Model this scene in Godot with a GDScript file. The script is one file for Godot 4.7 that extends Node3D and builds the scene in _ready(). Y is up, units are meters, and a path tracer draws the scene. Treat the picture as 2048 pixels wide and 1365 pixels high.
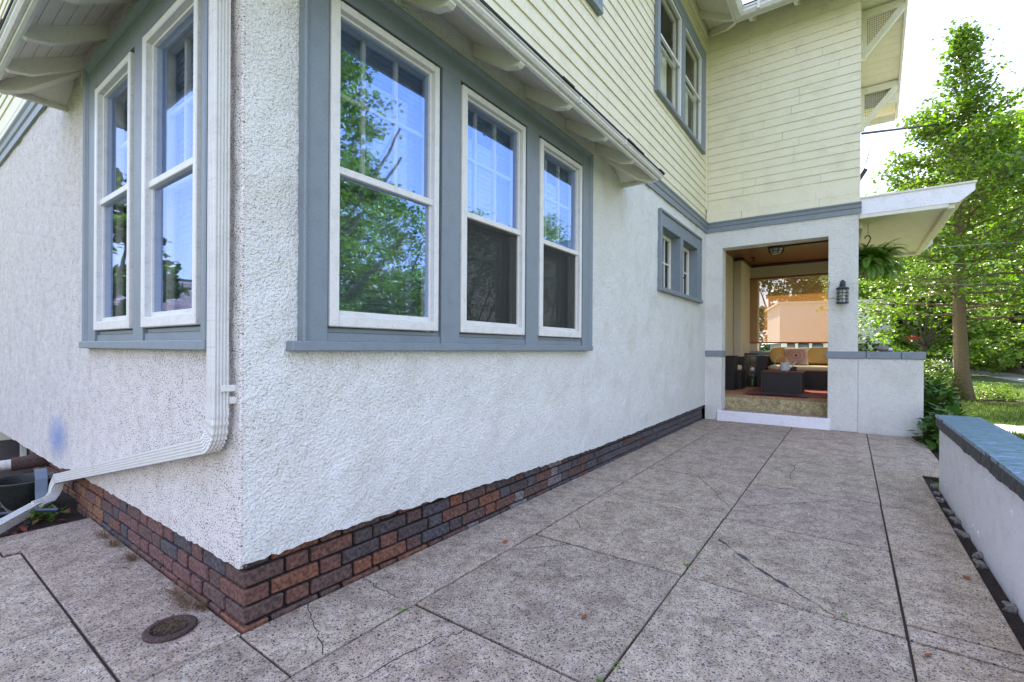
extends Node3D
# ---------------------------------------------------------------- helpers
class MB:
	var v := PackedVector3Array()
	var n := PackedVector3Array()
	var t := PackedVector2Array()
	func tri(a: Vector3, b: Vector3, c: Vector3) -> void:
		var nn := (b - a).cross(c - a).normalized()
		v.append_array([a, c, b]); n.append_array([nn, nn, nn]); t.append_array([Vector2.ZERO, Vector2.ZERO, Vector2.ZERO])
	func quad(a: Vector3, b: Vector3, c: Vector3, d: Vector3) -> void:
		var nn := (c - a).cross(d - b).normalized()
		v.append_array([a, c, b, a, d, c]); n.append_array([nn, nn, nn, nn, nn, nn])
		t.append_array([Vector2(0, 0), Vector2(1, 1), Vector2(1, 0), Vector2(0, 0), Vector2(0, 1), Vector2(1, 1)])
	func quad_n(a: Vector3, b: Vector3, c: Vector3, d: Vector3, na: Vector3, nb: Vector3, nc: Vector3, nd: Vector3, ua := Vector2.ZERO, ub := Vector2.ZERO, uc := Vector2.ZERO, ud := Vector2.ZERO) -> void:
		v.append_array([a, c, b, a, d, c]); n.append_array([na, nc, nb, na, nd, nc]); t.append_array([ua, uc, ub, ua, ud, uc])
	func box(a: Vector3, b: Vector3) -> void:
		var lo := Vector3(minf(a.x, b.x), minf(a.y, b.y), minf(a.z, b.z))
		var hi := Vector3(maxf(a.x, b.x), maxf(a.y, b.y), maxf(a.z, b.z))
		var p := []
		for i in 8: p.append(Vector3(hi.x if i & 1 else lo.x, hi.y if i & 2 else lo.y, hi.z if i & 4 else lo.z))
		hexa(p)
	func hexa(p: Array) -> void:
		# eight corners: bit 0 along x, bit 1 up, bit 2 along z
		quad(p[4], p[5], p[7], p[6]); quad(p[1], p[0], p[2], p[3])
		quad(p[5], p[1], p[3], p[7]); quad(p[0], p[4], p[6], p[2])
		quad(p[6], p[7], p[3], p[2]); quad(p[0], p[1], p[5], p[4])
	func cbox(a: Vector3, b: Vector3, c: float, jit := 0.0, rng: RandomNumberGenerator = null) -> void:
		# a box with chamfered edges; jit shifts the corners a little
		var lo := Vector3(minf(a.x, b.x), minf(a.y, b.y), minf(a.z, b.z))
		var hi := Vector3(maxf(a.x, b.x), maxf(a.y, b.y), maxf(a.z, b.z))
		var px := []; var py := []; var pz := []
		for i in 8:
			var s := Vector3(1 if i & 1 else -1, 1 if i & 2 else -1, 1 if i & 4 else -1)
			var q := Vector3(hi.x if i & 1 else lo.x, hi.y if i & 2 else lo.y, hi.z if i & 4 else lo.z)
			if rng: q += Vector3(rng.randf_range(-jit, jit), rng.randf_range(-jit, jit), rng.randf_range(-jit, jit))
			px.append(q - Vector3(0, s.y * c, s.z * c)); py.append(q - Vector3(s.x * c, 0, s.z * c)); pz.append(q - Vector3(s.x * c, s.y * c, 0))
		quad(pz[4], pz[5], pz[7], pz[6]); quad(pz[1], pz[0], pz[2], pz[3])
		quad(px[5], px[1], px[3], px[7]); quad(px[0], px[4], px[6], px[2])
		quad(py[6], py[7], py[3], py[2]); quad(py[0], py[1], py[5], py[4])
		# edges along x, y, z
		quad(pz[6], pz[7], py[7], py[6]); quad(py[2], py[3], pz[3], pz[2]); quad(py[4], py[5], pz[5], pz[4]); quad(pz[0], pz[1], py[1], py[0])
		quad(pz[5], px[5], px[7], pz[7]); quad(px[4], pz[4], pz[6], px[6]); quad(px[1], pz[1], pz[3], px[3]); quad(pz[0], px[0], px[2], pz[2])
		quad(py[7], px[7], px[3], py[3]); quad(px[6], py[6], py[2], px[2]); quad(px[5], py[5], py[1], px[1]); quad(py[4], px[4], px[0], py[0])
		for i in 8:
			var odd := (int(i & 1 != 0) + int(i & 2 != 0) + int(i & 4 != 0)) % 2 == 1
			if odd: tri(px[i], py[i], pz[i])
			else: tri(px[i], pz[i], py[i])
	func tube(pts: Array, radii: Array, sides := 8, caps := true) -> void:
		var rings := []; var nor := []
		var up := Vector3.UP
		for i in pts.size():
			var d: Vector3 = (pts[mini(i + 1, pts.size() - 1)] - pts[maxi(i - 1, 0)]).normalized()
			if absf(d.dot(up)) > 0.95: up = Vector3.RIGHT if absf(d.x) < 0.9 else Vector3.BACK
			var s := d.cross(up).normalized(); var w := s.cross(d).normalized()
			up = w
			var ring := []; var rn := []
			for k in sides:
				var a := TAU * k / sides
				var o := s * cos(a) + w * sin(a)
				ring.append(pts[i] + o * float(radii[i])); rn.append(o)
			rings.append(ring); nor.append(rn)
		for i in pts.size() - 1:
			for k in sides:
				var j := (k + 1) % sides
				quad_n(rings[i][k], rings[i + 1][k], rings[i + 1][j], rings[i][j], nor[i][k], nor[i + 1][k], nor[i + 1][j], nor[i][j])
		if caps:
			for k in range(1, sides - 1):
				tri(rings[0][0], rings[0][k], rings[0][k + 1])
				var e = rings[-1]
				tri(e[0], e[k + 1], e[k])
	func lathe(prof: Array, sides: int, at: Vector3, flat := false) -> void:
		# profile of Vector2(radius, height), from bottom to top, outside; smooth round, creased along the profile
		for i in prof.size() - 1:
			var p: Vector2 = prof[i]; var q: Vector2 = prof[i + 1]
			var e := (q - p).normalized()
			for k in sides:
				var a := TAU * k / sides; var b := TAU * (k + 1) / sides
				var ca := Vector3(cos(a), 0, -sin(a)); var cb := Vector3(cos(b), 0, -sin(b))
				if flat: ca = ca; cb = cb
				var na := (ca * e.y + Vector3.UP * -e.x).normalized(); var nb := (cb * e.y + Vector3.UP * -e.x).normalized()
				if flat:
					na = (na + nb).normalized(); nb = na
				var y0 := Vector3(0, p.y, 0); var y1 := Vector3(0, q.y, 0)
				quad_n(at + ca * p.x + y0, at + cb * p.x + y0, at + cb * q.x + y1, at + ca * q.x + y1, na, nb, nb, na)
	func prism(poly: PackedVector2Array, x: Transform3D, l: float) -> void:
		# a counter-clockwise outline in x and y, drawn out along z
		var idx := Geometry2D.triangulate_polygon(poly)
		var f := func(p: Vector2, z: float) -> Vector3: return x * Vector3(p.x, p.y, z)
		for i in range(0, idx.size(), 3):
			var a := poly[idx[i]]; var b := poly[idx[i + 1]]; var c := poly[idx[i + 2]]
			if (b - a).cross(c - a) < 0:
				var s := b; b = c; c = s
			tri(f.call(a, l), f.call(b, l), f.call(c, l)); tri(f.call(a, 0.0), f.call(c, 0.0), f.call(b, 0.0))
		for i in poly.size():
			var a := poly[i]; var b := poly[(i + 1) % poly.size()]
			quad(f.call(a, 0.0), f.call(b, 0.0), f.call(b, l), f.call(a, l))
	func sweep(prof: PackedVector2Array, frames: Array, caps := true) -> void:
		# a counter-clockwise outline carried through frames (Transform3D: x, y the outline's axes, z the way on)
		for i in frames.size() - 1:
			for k in prof.size():
				var a := prof[k]; var b := prof[(k + 1) % prof.size()]
				quad(frames[i] * Vector3(a.x, a.y, 0), frames[i] * Vector3(b.x, b.y, 0), frames[i + 1] * Vector3(b.x, b.y, 0), frames[i + 1] * Vector3(a.x, a.y, 0))
		if caps:
			var idx := Geometry2D.triangulate_polygon(prof)
			for i in range(0, idx.size(), 3):
				var q := [prof[idx[i]], prof[idx[i + 1]], prof[idx[i + 2]]]
				if (q[1] - q[0]).cross(q[2] - q[0]) < 0: q = [q[0], q[2], q[1]]
				var g: Transform3D = frames[-1]; var h: Transform3D = frames[0]
				tri(g * Vector3(q[0].x, q[0].y, 0), g * Vector3(q[1].x, q[1].y, 0), g * Vector3(q[2].x, q[2].y, 0))
				tri(h * Vector3(q[0].x, q[0].y, 0), h * Vector3(q[2].x, q[2].y, 0), h * Vector3(q[1].x, q[1].y, 0))
	func mesh() -> ArrayMesh:
		var a := []; a.resize(Mesh.ARRAY_MAX)
		a[Mesh.ARRAY_VERTEX] = v; a[Mesh.ARRAY_NORMAL] = n; a[Mesh.ARRAY_TEX_UV] = t
		var m := ArrayMesh.new(); m.add_surface_from_arrays(Mesh.PRIMITIVE_TRIANGLES, a)
		return m

var M := {}
var used := {}
var house: Node3D
const ZP := -6.976

func numbered(called: String) -> String:
	used[called] = used.get(called, -1) + 1
	return called if used[called] == 0 else "%s_%03d" % [called, used[called]]

func thing(called: String, label: String, category: String, at := Vector3.ZERO, turn := 0.0, group := "") -> Node3D:
	var o := Node3D.new(); o.name = numbered(called); add_child(o)
	o.position = at; o.rotation.y = turn
	o.set_meta("label", label); o.set_meta("category", category)
	if group: o.set_meta("group", group)
	return o

func node(called: String, parent: Node, x := Transform3D.IDENTITY) -> Node3D:
	var o := Node3D.new(); o.name = called; o.transform = x; parent.add_child(o, true)
	return o

func part(called: String, b, mat, parent: Node, x := Transform3D.IDENTITY) -> MeshInstance3D:
	var o := MeshInstance3D.new(); o.name = called
	o.mesh = b.mesh() if b is MB else b
	o.material_override = mat; o.transform = x
	o.cast_shadow = GeometryInstance3D.SHADOW_CASTING_SETTING_ON
	parent.add_child(o, true)
	return o

func single(called: String, b, mat, label: String, category: String, at := Vector3.ZERO, turn := 0.0, group := "") -> MeshInstance3D:
	var o := part(numbered(called), b, mat, self)
	o.position = at; o.rotation.y = turn
	o.set_meta("label", label); o.set_meta("category", category)
	if group: o.set_meta("group", group)
	return o

func setting(called: String, b, mat, label: String, category: String) -> MeshInstance3D:
	var o := single(called, b, mat, label, category)
	o.set_meta("kind", "structure")
	return o

func lin(r: float, g: float, b: float) -> Color:
	return Color(r, g, b).linear_to_srgb()

func rnd(s: int) -> RandomNumberGenerator:
	var r := RandomNumberGenerator.new(); r.seed = s
	return r

func bx(a: Vector3, b: Vector3, c := 0.0) -> MB:
	var m := MB.new()
	if c > 0.0: m.cbox(a, b, c)
	else: m.box(a, b)
	return m

# ---------------------------------------------------------------- textures and materials
func noise_bytes(size: int, cells: float, seed_: int, oct := 3, type := FastNoiseLite.TYPE_SIMPLEX_SMOOTH) -> PackedByteArray:
	var f := FastNoiseLite.new(); f.seed = seed_; f.noise_type = type; f.frequency = cells / size
	f.fractal_type = FastNoiseLite.FRACTAL_FBM; f.fractal_octaves = oct
	# seamless: the far margin is faded into the near one, keeping the contrast of both
	var k := size / 8
	var w := size + k
	var src := f.get_image(w, w, false, false, true).get_data()
	var tmp := PackedByteArray(); tmp.resize(size * w)
	for y in w:
		var o := y * w
		for x in k:
			var t := x / float(k)
			tmp[y * size + x] = clampi(int(128.0 + ((src[o + x] - 128.0) * t + (src[o + size + x] - 128.0) * (1.0 - t)) / sqrt(t * t + (1.0 - t) * (1.0 - t))), 0, 255)
		for x in range(k, size): tmp[y * size + x] = src[o + x]
	var out := tmp.slice(0, size * size)
	for y in k:
		var t := y / float(k); var d := sqrt(t * t + (1.0 - t) * (1.0 - t))
		for x in size:
			out[y * size + x] = clampi(int(128.0 + ((tmp[y * size + x] - 128.0) * t + (tmp[(y + size) * size + x] - 128.0) * (1.0 - t)) / d), 0, 255)
	return out

func tex(img: Image) -> ImageTexture:
	return ImageTexture.create_from_image(img)

func grey(size: int, b: PackedByteArray) -> ImageTexture:
	return tex(Image.create_from_data(size, size, false, Image.FORMAT_L8, b))

func rgb(size: int, b: PackedByteArray) -> ImageTexture:
	return tex(Image.create_from_data(size, size, false, Image.FORMAT_RGB8, b))

func mat(c: Color, rough := 0.7, metal := 0.0) -> StandardMaterial3D:
	var m := StandardMaterial3D.new()
	m.albedo_color = c; m.roughness = rough; m.metallic = metal
	return m

func wrapped(m: StandardMaterial3D, per_metre: Vector3, albedo: Texture2D, bump: Texture2D = null, depth_cm := 0.0, rough: Texture2D = null) -> StandardMaterial3D:
	m.uv1_triplanar = true; m.uv1_world_triplanar = true; m.uv1_scale = per_metre; m.uv1_triplanar_sharpness = 6.0
	if albedo: m.albedo_texture = albedo
	if bump: m.heightmap_enabled = true; m.heightmap_texture = bump; m.heightmap_scale = depth_cm
	if rough: m.roughness_texture = rough
	return m

func stained(m: StandardMaterial3D, t: Texture2D, per_metre: Vector3) -> StandardMaterial3D:
	m.detail_enabled = true; m.detail_albedo = t; m.detail_blend_mode = BaseMaterial3D.BLEND_MODE_MUL
	m.detail_uv_layer = BaseMaterial3D.DETAIL_UV_2
	m.uv2_triplanar = true; m.uv2_world_triplanar = true; m.uv2_scale = per_metre
	return m

func ramp3(b: PackedByteArray, stops: Array) -> PackedByteArray:
	# grey values through a ramp of [position, linear colour]
	var lut := PackedByteArray(); lut.resize(768)
	for i in 256:
		var x := i / 255.0
		var c: Color = stops[-1][1]
		if x <= stops[0][0]: c = stops[0][1]
		else:
			for k in stops.size() - 1:
				if x >= stops[k][0] and x <= stops[k + 1][0]:
					c = (stops[k][1] as Color).lerp(stops[k + 1][1], (x - stops[k][0]) / (stops[k + 1][0] - stops[k][0])); break
		c = c.linear_to_srgb()
		lut[i * 3] = int(clampf(c.r, 0, 1) * 255); lut[i * 3 + 1] = int(clampf(c.g, 0, 1) * 255); lut[i * 3 + 2] = int(clampf(c.b, 0, 1) * 255)
	var o := PackedByteArray(); o.resize(b.size() * 3)
	for i in b.size():
		var k := b[i] * 3
		o[i * 3] = lut[k]; o[i * 3 + 1] = lut[k + 1]; o[i * 3 + 2] = lut[k + 2]
	return o

func dot(b: PackedByteArray, size: int, x: int, y: int, r: float, c: Color, a := 1.0) -> void:
	var k := int(ceil(r))
	for j in range(-k, k + 1):
		for i in range(-k, k + 1):
			if i * i + j * j <= r * r + 0.3:
				var q := (posmod(y + j, size) * size + posmod(x + i, size)) * 3
				b[q] = int(lerpf(b[q], c.r8, a)); b[q + 1] = int(lerpf(b[q + 1], c.g8, a)); b[q + 2] = int(lerpf(b[q + 2], c.b8, a))

func make_materials() -> void:
	var S := 1024
	var r := rnd(11)
	# large soft variation, used as a stain over many surfaces (mean near white)
	var big := noise_bytes(512, 5, 3, 5)
	var soft := rgb(512, ramp3(big, [[0.15, Color(0.90, 0.89, 0.87)], [0.45, Color(0.98, 0.98, 0.975)], [1.0, Color(1, 1, 1)]]))
	var blotch := rgb(512, ramp3(noise_bytes(512, 6, 8, 6), [[0.2, Color(0.72, 0.70, 0.68)], [0.45, Color(0.91, 0.90, 0.89)], [0.75, Color(1, 1, 1)]]))
	# --- stucco
	var n1 := noise_bytes(S, 42, 21, 4); var n2 := noise_bytes(S, 12, 22, 3); var n3 := noise_bytes(S, 185, 23, 2); var n4 := noise_bytes(S, 92, 24, 3)
	var ha := PackedByteArray(); ha.resize(S * S)
	var hb := PackedByteArray(); hb.resize(S * S)
	var pit := PackedByteArray(); pit.resize(S * S)
	for i in S * S:
		ha[i] = int(0.48 * n1[i] + 0.34 * n4[i] + 0.18 * n2[i])
		hb[i] = int(0.55 * minf(255.0, n3[i] * 1.5) + 0.30 * n4[i] + 0.15 * n2[i])
		pit[i] = int(clampf(n4[i] + (n2[i] - 128) * 0.2, 0, 255))
	var ha_t := grey(S, ha); var hb_t := grey(S, hb)
	var ca := ramp3(ha, [[0.18, Color(0.42, 0.40, 0.30)], [0.33, Color(0.68, 0.66, 0.58)], [0.46, Color(0.79, 0.78, 0.73)], [1.0, Color(0.82, 0.81, 0.765)]])
	var cb := ramp3(pit, [[0.22, Color(0.20, 0.16, 0.12)], [0.28, Color(0.42, 0.35, 0.28)], [0.34, Color(0.86, 0.80, 0.745)], [0.44, Color(0.92, 0.855, 0.80)], [1.0, Color(0.93, 0.865, 0.81)]])
	var speck := Color(0.25, 0.22, 0.14).linear_to_srgb()
	for i in 260: dot(ca, S, r.randi() % S, r.randi() % S, r.randf_range(0.8, 2.2), speck, 0.8)
	var rust := Color(0.32, 0.22, 0.12).linear_to_srgb()
	for i in 2600: dot(cb, S, r.randi() % S, r.randi() % S, r.randf_range(0.8, 2.6), rust, 0.8)
	M.stucco = stained(wrapped(mat(Color.WHITE, 0.85), Vector3.ONE / 0.85, rgb(S, ca), ha_t, 1.5), soft, Vector3(0.45, 0.3, 0.45))
	M.stucco_pitted = stained(wrapped(mat(Color.WHITE, 0.85), Vector3(0.7, 1.25, 0.7), rgb(S, cb), hb_t, 1.3), soft, Vector3(0.9, 0.35, 0.9))
	# --- aggregate concrete
	var g := noise_bytes(S, 18, 31, 5); var fine := noise_bytes(S, 330, 32, 2)
	var gb := PackedByteArray(); gb.resize(S * S)
	for i in S * S: gb[i] = int(clampf(0.55 * g[i] + 0.45 * fine[i], 0, 255))
	var cc := ramp3(gb, [[0.15, Color(0.31, 0.23, 0.165)], [0.5, Color(0.50, 0.385, 0.28)], [0.85, Color(0.67, 0.535, 0.40)]])
	var tones := [Color(0.05, 0.05, 0.055), Color(0.035, 0.03, 0.03), Color(0.10, 0.07, 0.055), Color(0.62, 0.56, 0.50), Color(0.10, 0.10, 0.12), Color(0.7, 0.66, 0.62), Color(0.2, 0.13, 0.1)]
	for i in 26000:
		var k := r.randf()
		var c: Color = tones[0 if k < 0.3 else 1 if k < 0.42 else 2 if k < 0.56 else 3 if k < 0.74 else 4 if k < 0.84 else 5 if k < 0.9 else 6]
		dot(cc, S, r.randi() % S, r.randi() % S, r.randf_range(0.7, 2.4) if r.randf() < 0.9 else r.randf_range(2.4, 4.2), c.linear_to_srgb(), 0.85)
	M.concrete = stained(wrapped(mat(Color.WHITE, 0.88), Vector3.ONE / 1.07, rgb(S, cc), grey(S, gb), 0.35), blotch, Vector3(0.8, 0.8, 0.8))
	M.concrete_plain = stained(wrapped(mat(lin(0.95, 1.0, 0.72), 0.9), Vector3.ONE / 1.4, rgb(S, cc), null), blotch, Vector3(1.3, 1.3, 1.3))
	# --- paint over wood: streaks along the vertical or the length
	var st := noise_bytes(512, 42, 41, 3)
	var paint_c := rgb(512, ramp3(st, [[0.02, Color(0.62, 0.6, 0.52)], [0.25, Color(0.93, 0.92, 0.9)], [1.0, Color(1, 1, 1)]]))
	var paint_h := grey(512, st)
	M.siding = stained(wrapped(mat(lin(0.80, 0.75, 0.545), 0.6), Vector3(2.6, 0.35, 2.6), paint_c, paint_h, 0.18), soft, Vector3(0.5, 0.5, 0.5))
	M.white = stained(wrapped(mat(lin(0.80, 0.77, 0.66), 0.55), Vector3(1.3, 1.3, 1.3), paint_c, paint_h, 0.06), soft, Vector3(1.1, 1.1, 1.1))
	M.blue = stained(wrapped(mat(lin(0.215, 0.255, 0.29), 0.5), Vector3(1.7, 1.7, 1.7), paint_c, paint_h, 0.07), soft, Vector3(1.3, 1.3, 1.3))
	M.alum = stained(wrapped(mat(lin(0.74, 0.73, 0.70), 0.45), Vector3(1.6, 1.6, 1.6), paint_c), soft, Vector3(2, 2, 2))
	M.gutter = stained(wrapped(mat(lin(0.72, 0.71, 0.67), 0.4), Vector3(1, 1, 1), paint_c), soft, Vector3(1.6, 1.6, 1.6))
	M.dark_gap = mat(lin(0.02, 0.02, 0.018), 0.95)
	M.shingle = wrapped(mat(lin(0.05, 0.05, 0.052), 0.95), Vector3(3, 3, 3), paint_c, grey(512, noise_bytes(512, 90, 44, 3)), 0.5)
	# --- bricks: eight tones over one mottled picture
	var bm := noise_bytes(512, 13, 51, 6)
	var bt := rgb(512, ramp3(bm, [[0.2, Color(0.34, 0.35, 0.40)], [0.42, Color(0.62, 0.60, 0.60)], [0.58, Color(0.88, 0.85, 0.82)], [0.75, Color(1.0, 1.0, 1.0)]]))
	var bh := grey(512, noise_bytes(512, 70, 52, 4))
	M.brick = []
	for c in [lin(0.225, 0.105, 0.075), lin(0.17, 0.10, 0.082), lin(0.115, 0.088, 0.085), lin(0.29, 0.12, 0.068), lin(0.12, 0.105, 0.115), lin(0.145, 0.13, 0.14), lin(0.23, 0.115, 0.10), lin(0.32, 0.16, 0.085), lin(0.30, 0.265, 0.26)]:
		M.brick.append(stained(wrapped(mat(c, 0.8), Vector3.ONE * 3.1, bt, bh, 0.35), blotch, Vector3(2.7, 2.7, 2.7)))
	M.mortar = wrapped(mat(lin(0.028, 0.02, 0.016), 0.95), Vector3.ONE * 4.0, bt, bh, 0.4)
	# --- glass made part mirror, the reflected sky's blue put into its tint; white picture keeps it a veil and not a solid
	var w := Image.create(4, 4, false, Image.FORMAT_RGB8); w.fill(Color.WHITE)
	var white_t := tex(w)
	var wav := FastNoiseLite.new(); wav.frequency = 0.012; wav.seed = 5; wav.fractal_octaves = 2
	var wi := wav.get_seamless_image(256, 256); wi.bump_map_to_normal_map(1.2)
	var wav_t := tex(wi)
	M.glass = mat(Color(0.58, 0.74, 1.0, 0.27), 0.015, 1.0)
	M.glass.albedo_texture = white_t; M.glass.transparency = BaseMaterial3D.TRANSPARENCY_ALPHA
	M.glass.normal_enabled = true; M.glass.normal_texture = wav_t; M.glass.normal_scale = 0.06
	M.glass.uv1_triplanar = true; M.glass.uv1_world_triplanar = true; M.glass.uv1_scale = Vector3.ONE * 0.9
	M.glass_dull = M.glass.duplicate(); M.glass_dull.albedo_color = Color(0.9, 0.95, 0.95, 0.12); M.glass_dull.normal_enabled = false
	M.screen = mat(Color(0.10, 0.11, 0.11, 0.45), 0.6); M.screen.albedo_texture = white_t; M.screen.transparency = BaseMaterial3D.TRANSPARENCY_ALPHA
	M.room = mat(lin(0.16, 0.16, 0.14), 0.9)
	M.blind = mat(lin(0.20, 0.23, 0.20), 0.6)
	M.curtain = mat(lin(0.62, 0.64, 0.52), 0.9)
	# --- the rest
	M.metal_cap = stained(wrapped(mat(lin(0.19, 0.32, 0.45), 0.32, 0.3), Vector3(1.4, 1.4, 1.4), paint_c, grey(512, noise_bytes(512, 9, 61, 3)), 0.5), blotch, Vector3(2.2, 2.2, 2.2))  # blue sheen of the sky is put into the cap's base colour
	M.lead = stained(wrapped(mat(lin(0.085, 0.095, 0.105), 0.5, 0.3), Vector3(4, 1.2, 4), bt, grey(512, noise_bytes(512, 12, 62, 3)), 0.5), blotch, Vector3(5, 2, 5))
	M.wall_paint = stained(wrapped(mat(lin(0.90, 0.885, 0.95), 0.6), Vector3(0.8, 0.8, 0.8), paint_c), soft, Vector3(0.9, 0.9, 0.9))
	M.screw = mat(lin(0.75, 0.75, 0.75), 0.5)
	M.soil = stained(wrapped(mat(lin(0.6, 0.55, 0.5), 0.95), Vector3.ONE * 1.5, rgb(512, ramp3(noise_bytes(512, 90, 71, 4), [[0.2, Color(0.02, 0.013, 0.009)], [0.6, Color(0.10, 0.065, 0.045)], [0.9, Color(0.2, 0.15, 0.11)]])), grey(512, noise_bytes(512, 60, 72, 4)), 2.0), blotch, Vector3.ONE)
	M.lawn = stained(wrapped(mat(Color.WHITE, 0.9), Vector3.ONE * 0.8, rgb(512, ramp3(noise_bytes(512, 110, 73, 4), [[0.2, Color(0.05, 0.10, 0.016)], [0.6, Color(0.12, 0.19, 0.034)], [0.95, Color(0.19, 0.235, 0.06)]])), grey(512, noise_bytes(512, 150, 74, 3)), 3.0), blotch, Vector3.ONE * 0.13)
	M.path = stained(wrapped(mat(lin(0.9, 0.9, 0.9), 0.9), Vector3.ONE * 0.7, rgb(512, ramp3(noise_bytes(512, 120, 75, 3), [[0.2, Color(0.34, 0.32, 0.29)], [0.8, Color(0.56, 0.54, 0.50)]]))), soft, Vector3.ONE * 0.3)
	M.road = stained(wrapped(mat(lin(0.9, 0.9, 0.95), 0.9), Vector3.ONE * 0.7, rgb(512, ramp3(noise_bytes(512, 120, 76, 3), [[0.2, Color(0.10, 0.10, 0.11)], [0.8, Color(0.19, 0.19, 0.2)]]))), soft, Vector3.ONE * 0.2)
	M.bark = wrapped(mat(lin(1.0, 0.98, 0.92), 0.95), Vector3(3.2, 0.7, 3.2), rgb(512, ramp3(noise_bytes(512, 40, 77, 4), [[0.2, Color(0.06, 0.045, 0.032)], [0.45, Color(0.26, 0.20, 0.14)], [0.8, Color(0.46, 0.37, 0.26)]])), grey(512, noise_bytes(512, 40, 77, 4)), 4.0)
	M.bark_dark = wrapped(mat(lin(0.42, 0.4, 0.38), 0.95), Vector3(2.2, 0.5, 2.2), M.bark.albedo_texture, M.bark.heightmap_texture, 5.0)
	M.leaf = leaf_mat(lin(0.155, 0.25, 0.04), lin(0.62, 0.80, 0.10))
	M.leaf_dark = leaf_mat(lin(0.075, 0.15, 0.03), lin(0.26, 0.45, 0.07))
	M.leaf_bright = leaf_mat(lin(0.20, 0.30, 0.05), lin(0.62, 0.80, 0.12))
	M.fern = leaf_mat(lin(0.13, 0.25, 0.035), lin(0.4, 0.62, 0.08))
	M.grass = leaf_mat(lin(0.14, 0.21, 0.035), lin(0.42, 0.55, 0.08))
	M.straw = mat(lin(0.20, 0.12, 0.055), 0.9); M.straw.vertex_color_use_as_albedo = true
	M.wicker = wrapped(mat(lin(0.016, 0.012, 0.012), 0.45), Vector3.ONE, null)
	M.wicker_light = mat(lin(0.035, 0.027, 0.026), 0.4)
	M.cushion = stained(wrapped(mat(lin(0.62, 0.38, 0.115), 0.9), Vector3.ONE * 5, paint_c, grey(512, noise_bytes(512, 170, 81, 2)), 0.15), soft, Vector3.ONE * 3)
	M.cushion_pale = stained(wrapped(mat(lin(0.66, 0.54, 0.33), 0.9), Vector3.ONE * 5, paint_c), soft, Vector3.ONE * 3)
	M.porch_wall = stained(wrapped(mat(lin(0.56, 0.48, 0.34), 0.85), Vector3.ONE / 0.85, null, ha_t, 0.6), soft, Vector3.ONE * 0.6)
	M.varnish = stained(wrapped(mat(lin(0.21, 0.075, 0.024), 0.28), Vector3(0.5, 2.6, 6.0), paint_c), blotch, Vector3(0.6, 2, 3))
	M.varnish_dark = mat(lin(0.05, 0.02, 0.01), 0.3)
	M.porch_floor = stained(wrapped(mat(lin(1.0, 0.62, 0.4), 0.75), Vector3.ONE / 1.3, rgb(S, cc)), soft, Vector3.ONE)
	M.rug = stained(wrapped(mat(lin(0.34, 0.085, 0.06), 0.95), Vector3.ONE * 6, paint_c), blotch, Vector3.ONE * 3)
	M.black = mat(lin(0.012, 0.012, 0.014), 0.45)
	M.iron = mat(lin(0.045, 0.06, 0.07), 0.55, 0.3)
	M.frosted = mat(lin(0.6, 0.58, 0.5), 0.35)
	M.lamp_glass = mat(Color(0.85, 0.84, 0.75, 0.25), 0.1); M.lamp_glass.transparency = BaseMaterial3D.TRANSPARENCY_ALPHA
	M.ceramic = mat(lin(0.62, 0.64, 0.64), 0.3)
	M.green_glass = mat(Color(0.1, 0.25, 0.12, 0.5), 0.08); M.green_glass.transparency = BaseMaterial3D.TRANSPARENCY_ALPHA
	M.terracotta = mat(lin(0.35, 0.13, 0.06), 0.85)
	M.pot_plastic = stained(wrapped(mat(lin(0.018, 0.022, 0.018), 0.5), Vector3.ONE * 3, bt), blotch, Vector3.ONE * 6)
	M.hose = mat(lin(0.03, 0.04, 0.07), 0.4)
	M.steel_blue = mat(lin(0.15, 0.19, 0.245), 0.5)
	M.pvc = stained(wrapped(mat(lin(0.62, 0.6, 0.55), 0.5), Vector3.ONE * 3, paint_c), blotch, Vector3.ONE * 5)
	M.rusty = stained(wrapped(mat(lin(0.13, 0.075, 0.06), 0.8), Vector3.ONE * 6, bt, bh, 0.3), blotch, Vector3.ONE * 8)
	M.stone = stained(wrapped(mat(lin(0.42, 0.38, 0.33), 0.9), Vector3.ONE * 4, bt, bh, 0.5), blotch, Vector3.ONE * 4)
	M.dead_leaf = mat(lin(0.28, 0.08, 0.025), 0.8)
	M.twig = mat(lin(0.16, 0.14, 0.11), 0.9)
	M.wire = mat(lin(0.03, 0.03, 0.035), 0.6)
	M.wire_pale = mat(lin(0.2, 0.2, 0.2), 0.6)
	M.far_white = wrapped(mat(lin(0.82, 0.82, 0.80), 0.7), Vector3(1, 8, 1), paint_c)
	M.far_roof = stained(wrapped(mat(lin(0.30, 0.20, 0.185), 0.9), Vector3.ONE * 1.5, bt), blotch, Vector3.ONE * 2)
	M.crack = mat(lin(0.025, 0.022, 0.02), 0.95)
	M.joint = wrapped(mat(lin(0.5, 0.42, 0.34), 0.95), Vector3.ONE * 4, M.soil.albedo_texture)
	M.flower = mat(lin(0.6, 0.05, 0.06), 0.7)
	M.shade = mat(Color(0.76, 0.62, 0.44, 1.0), 0.7); M.shade.transparency = BaseMaterial3D.TRANSPARENCY_ALPHA
	var weave := Image.create(32, 8, false, Image.FORMAT_RGBA8)
	for x in 32:
		for y in 8:
			var k := 0.82 + 0.18 * r.randf()
			weave.set_pixel(x, y, Color(k, k * (0.93 + 0.07 * r.randf()), k * 0.92, 0.36 + 0.30 * float(x % 4 < 2) * r.randf() + 0.10 * float(y % 4 == 0)))
	M.shade.albedo_texture = tex(weave); M.shade.uv1_scale = Vector3(30, 60, 1)
	M.shade.backlight_enabled = true; M.shade.backlight = lin(0.55, 0.44, 0.28)
	M.pillow = mat(Color.WHITE, 0.9); M.pillow.albedo_texture = pillow_print()

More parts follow.
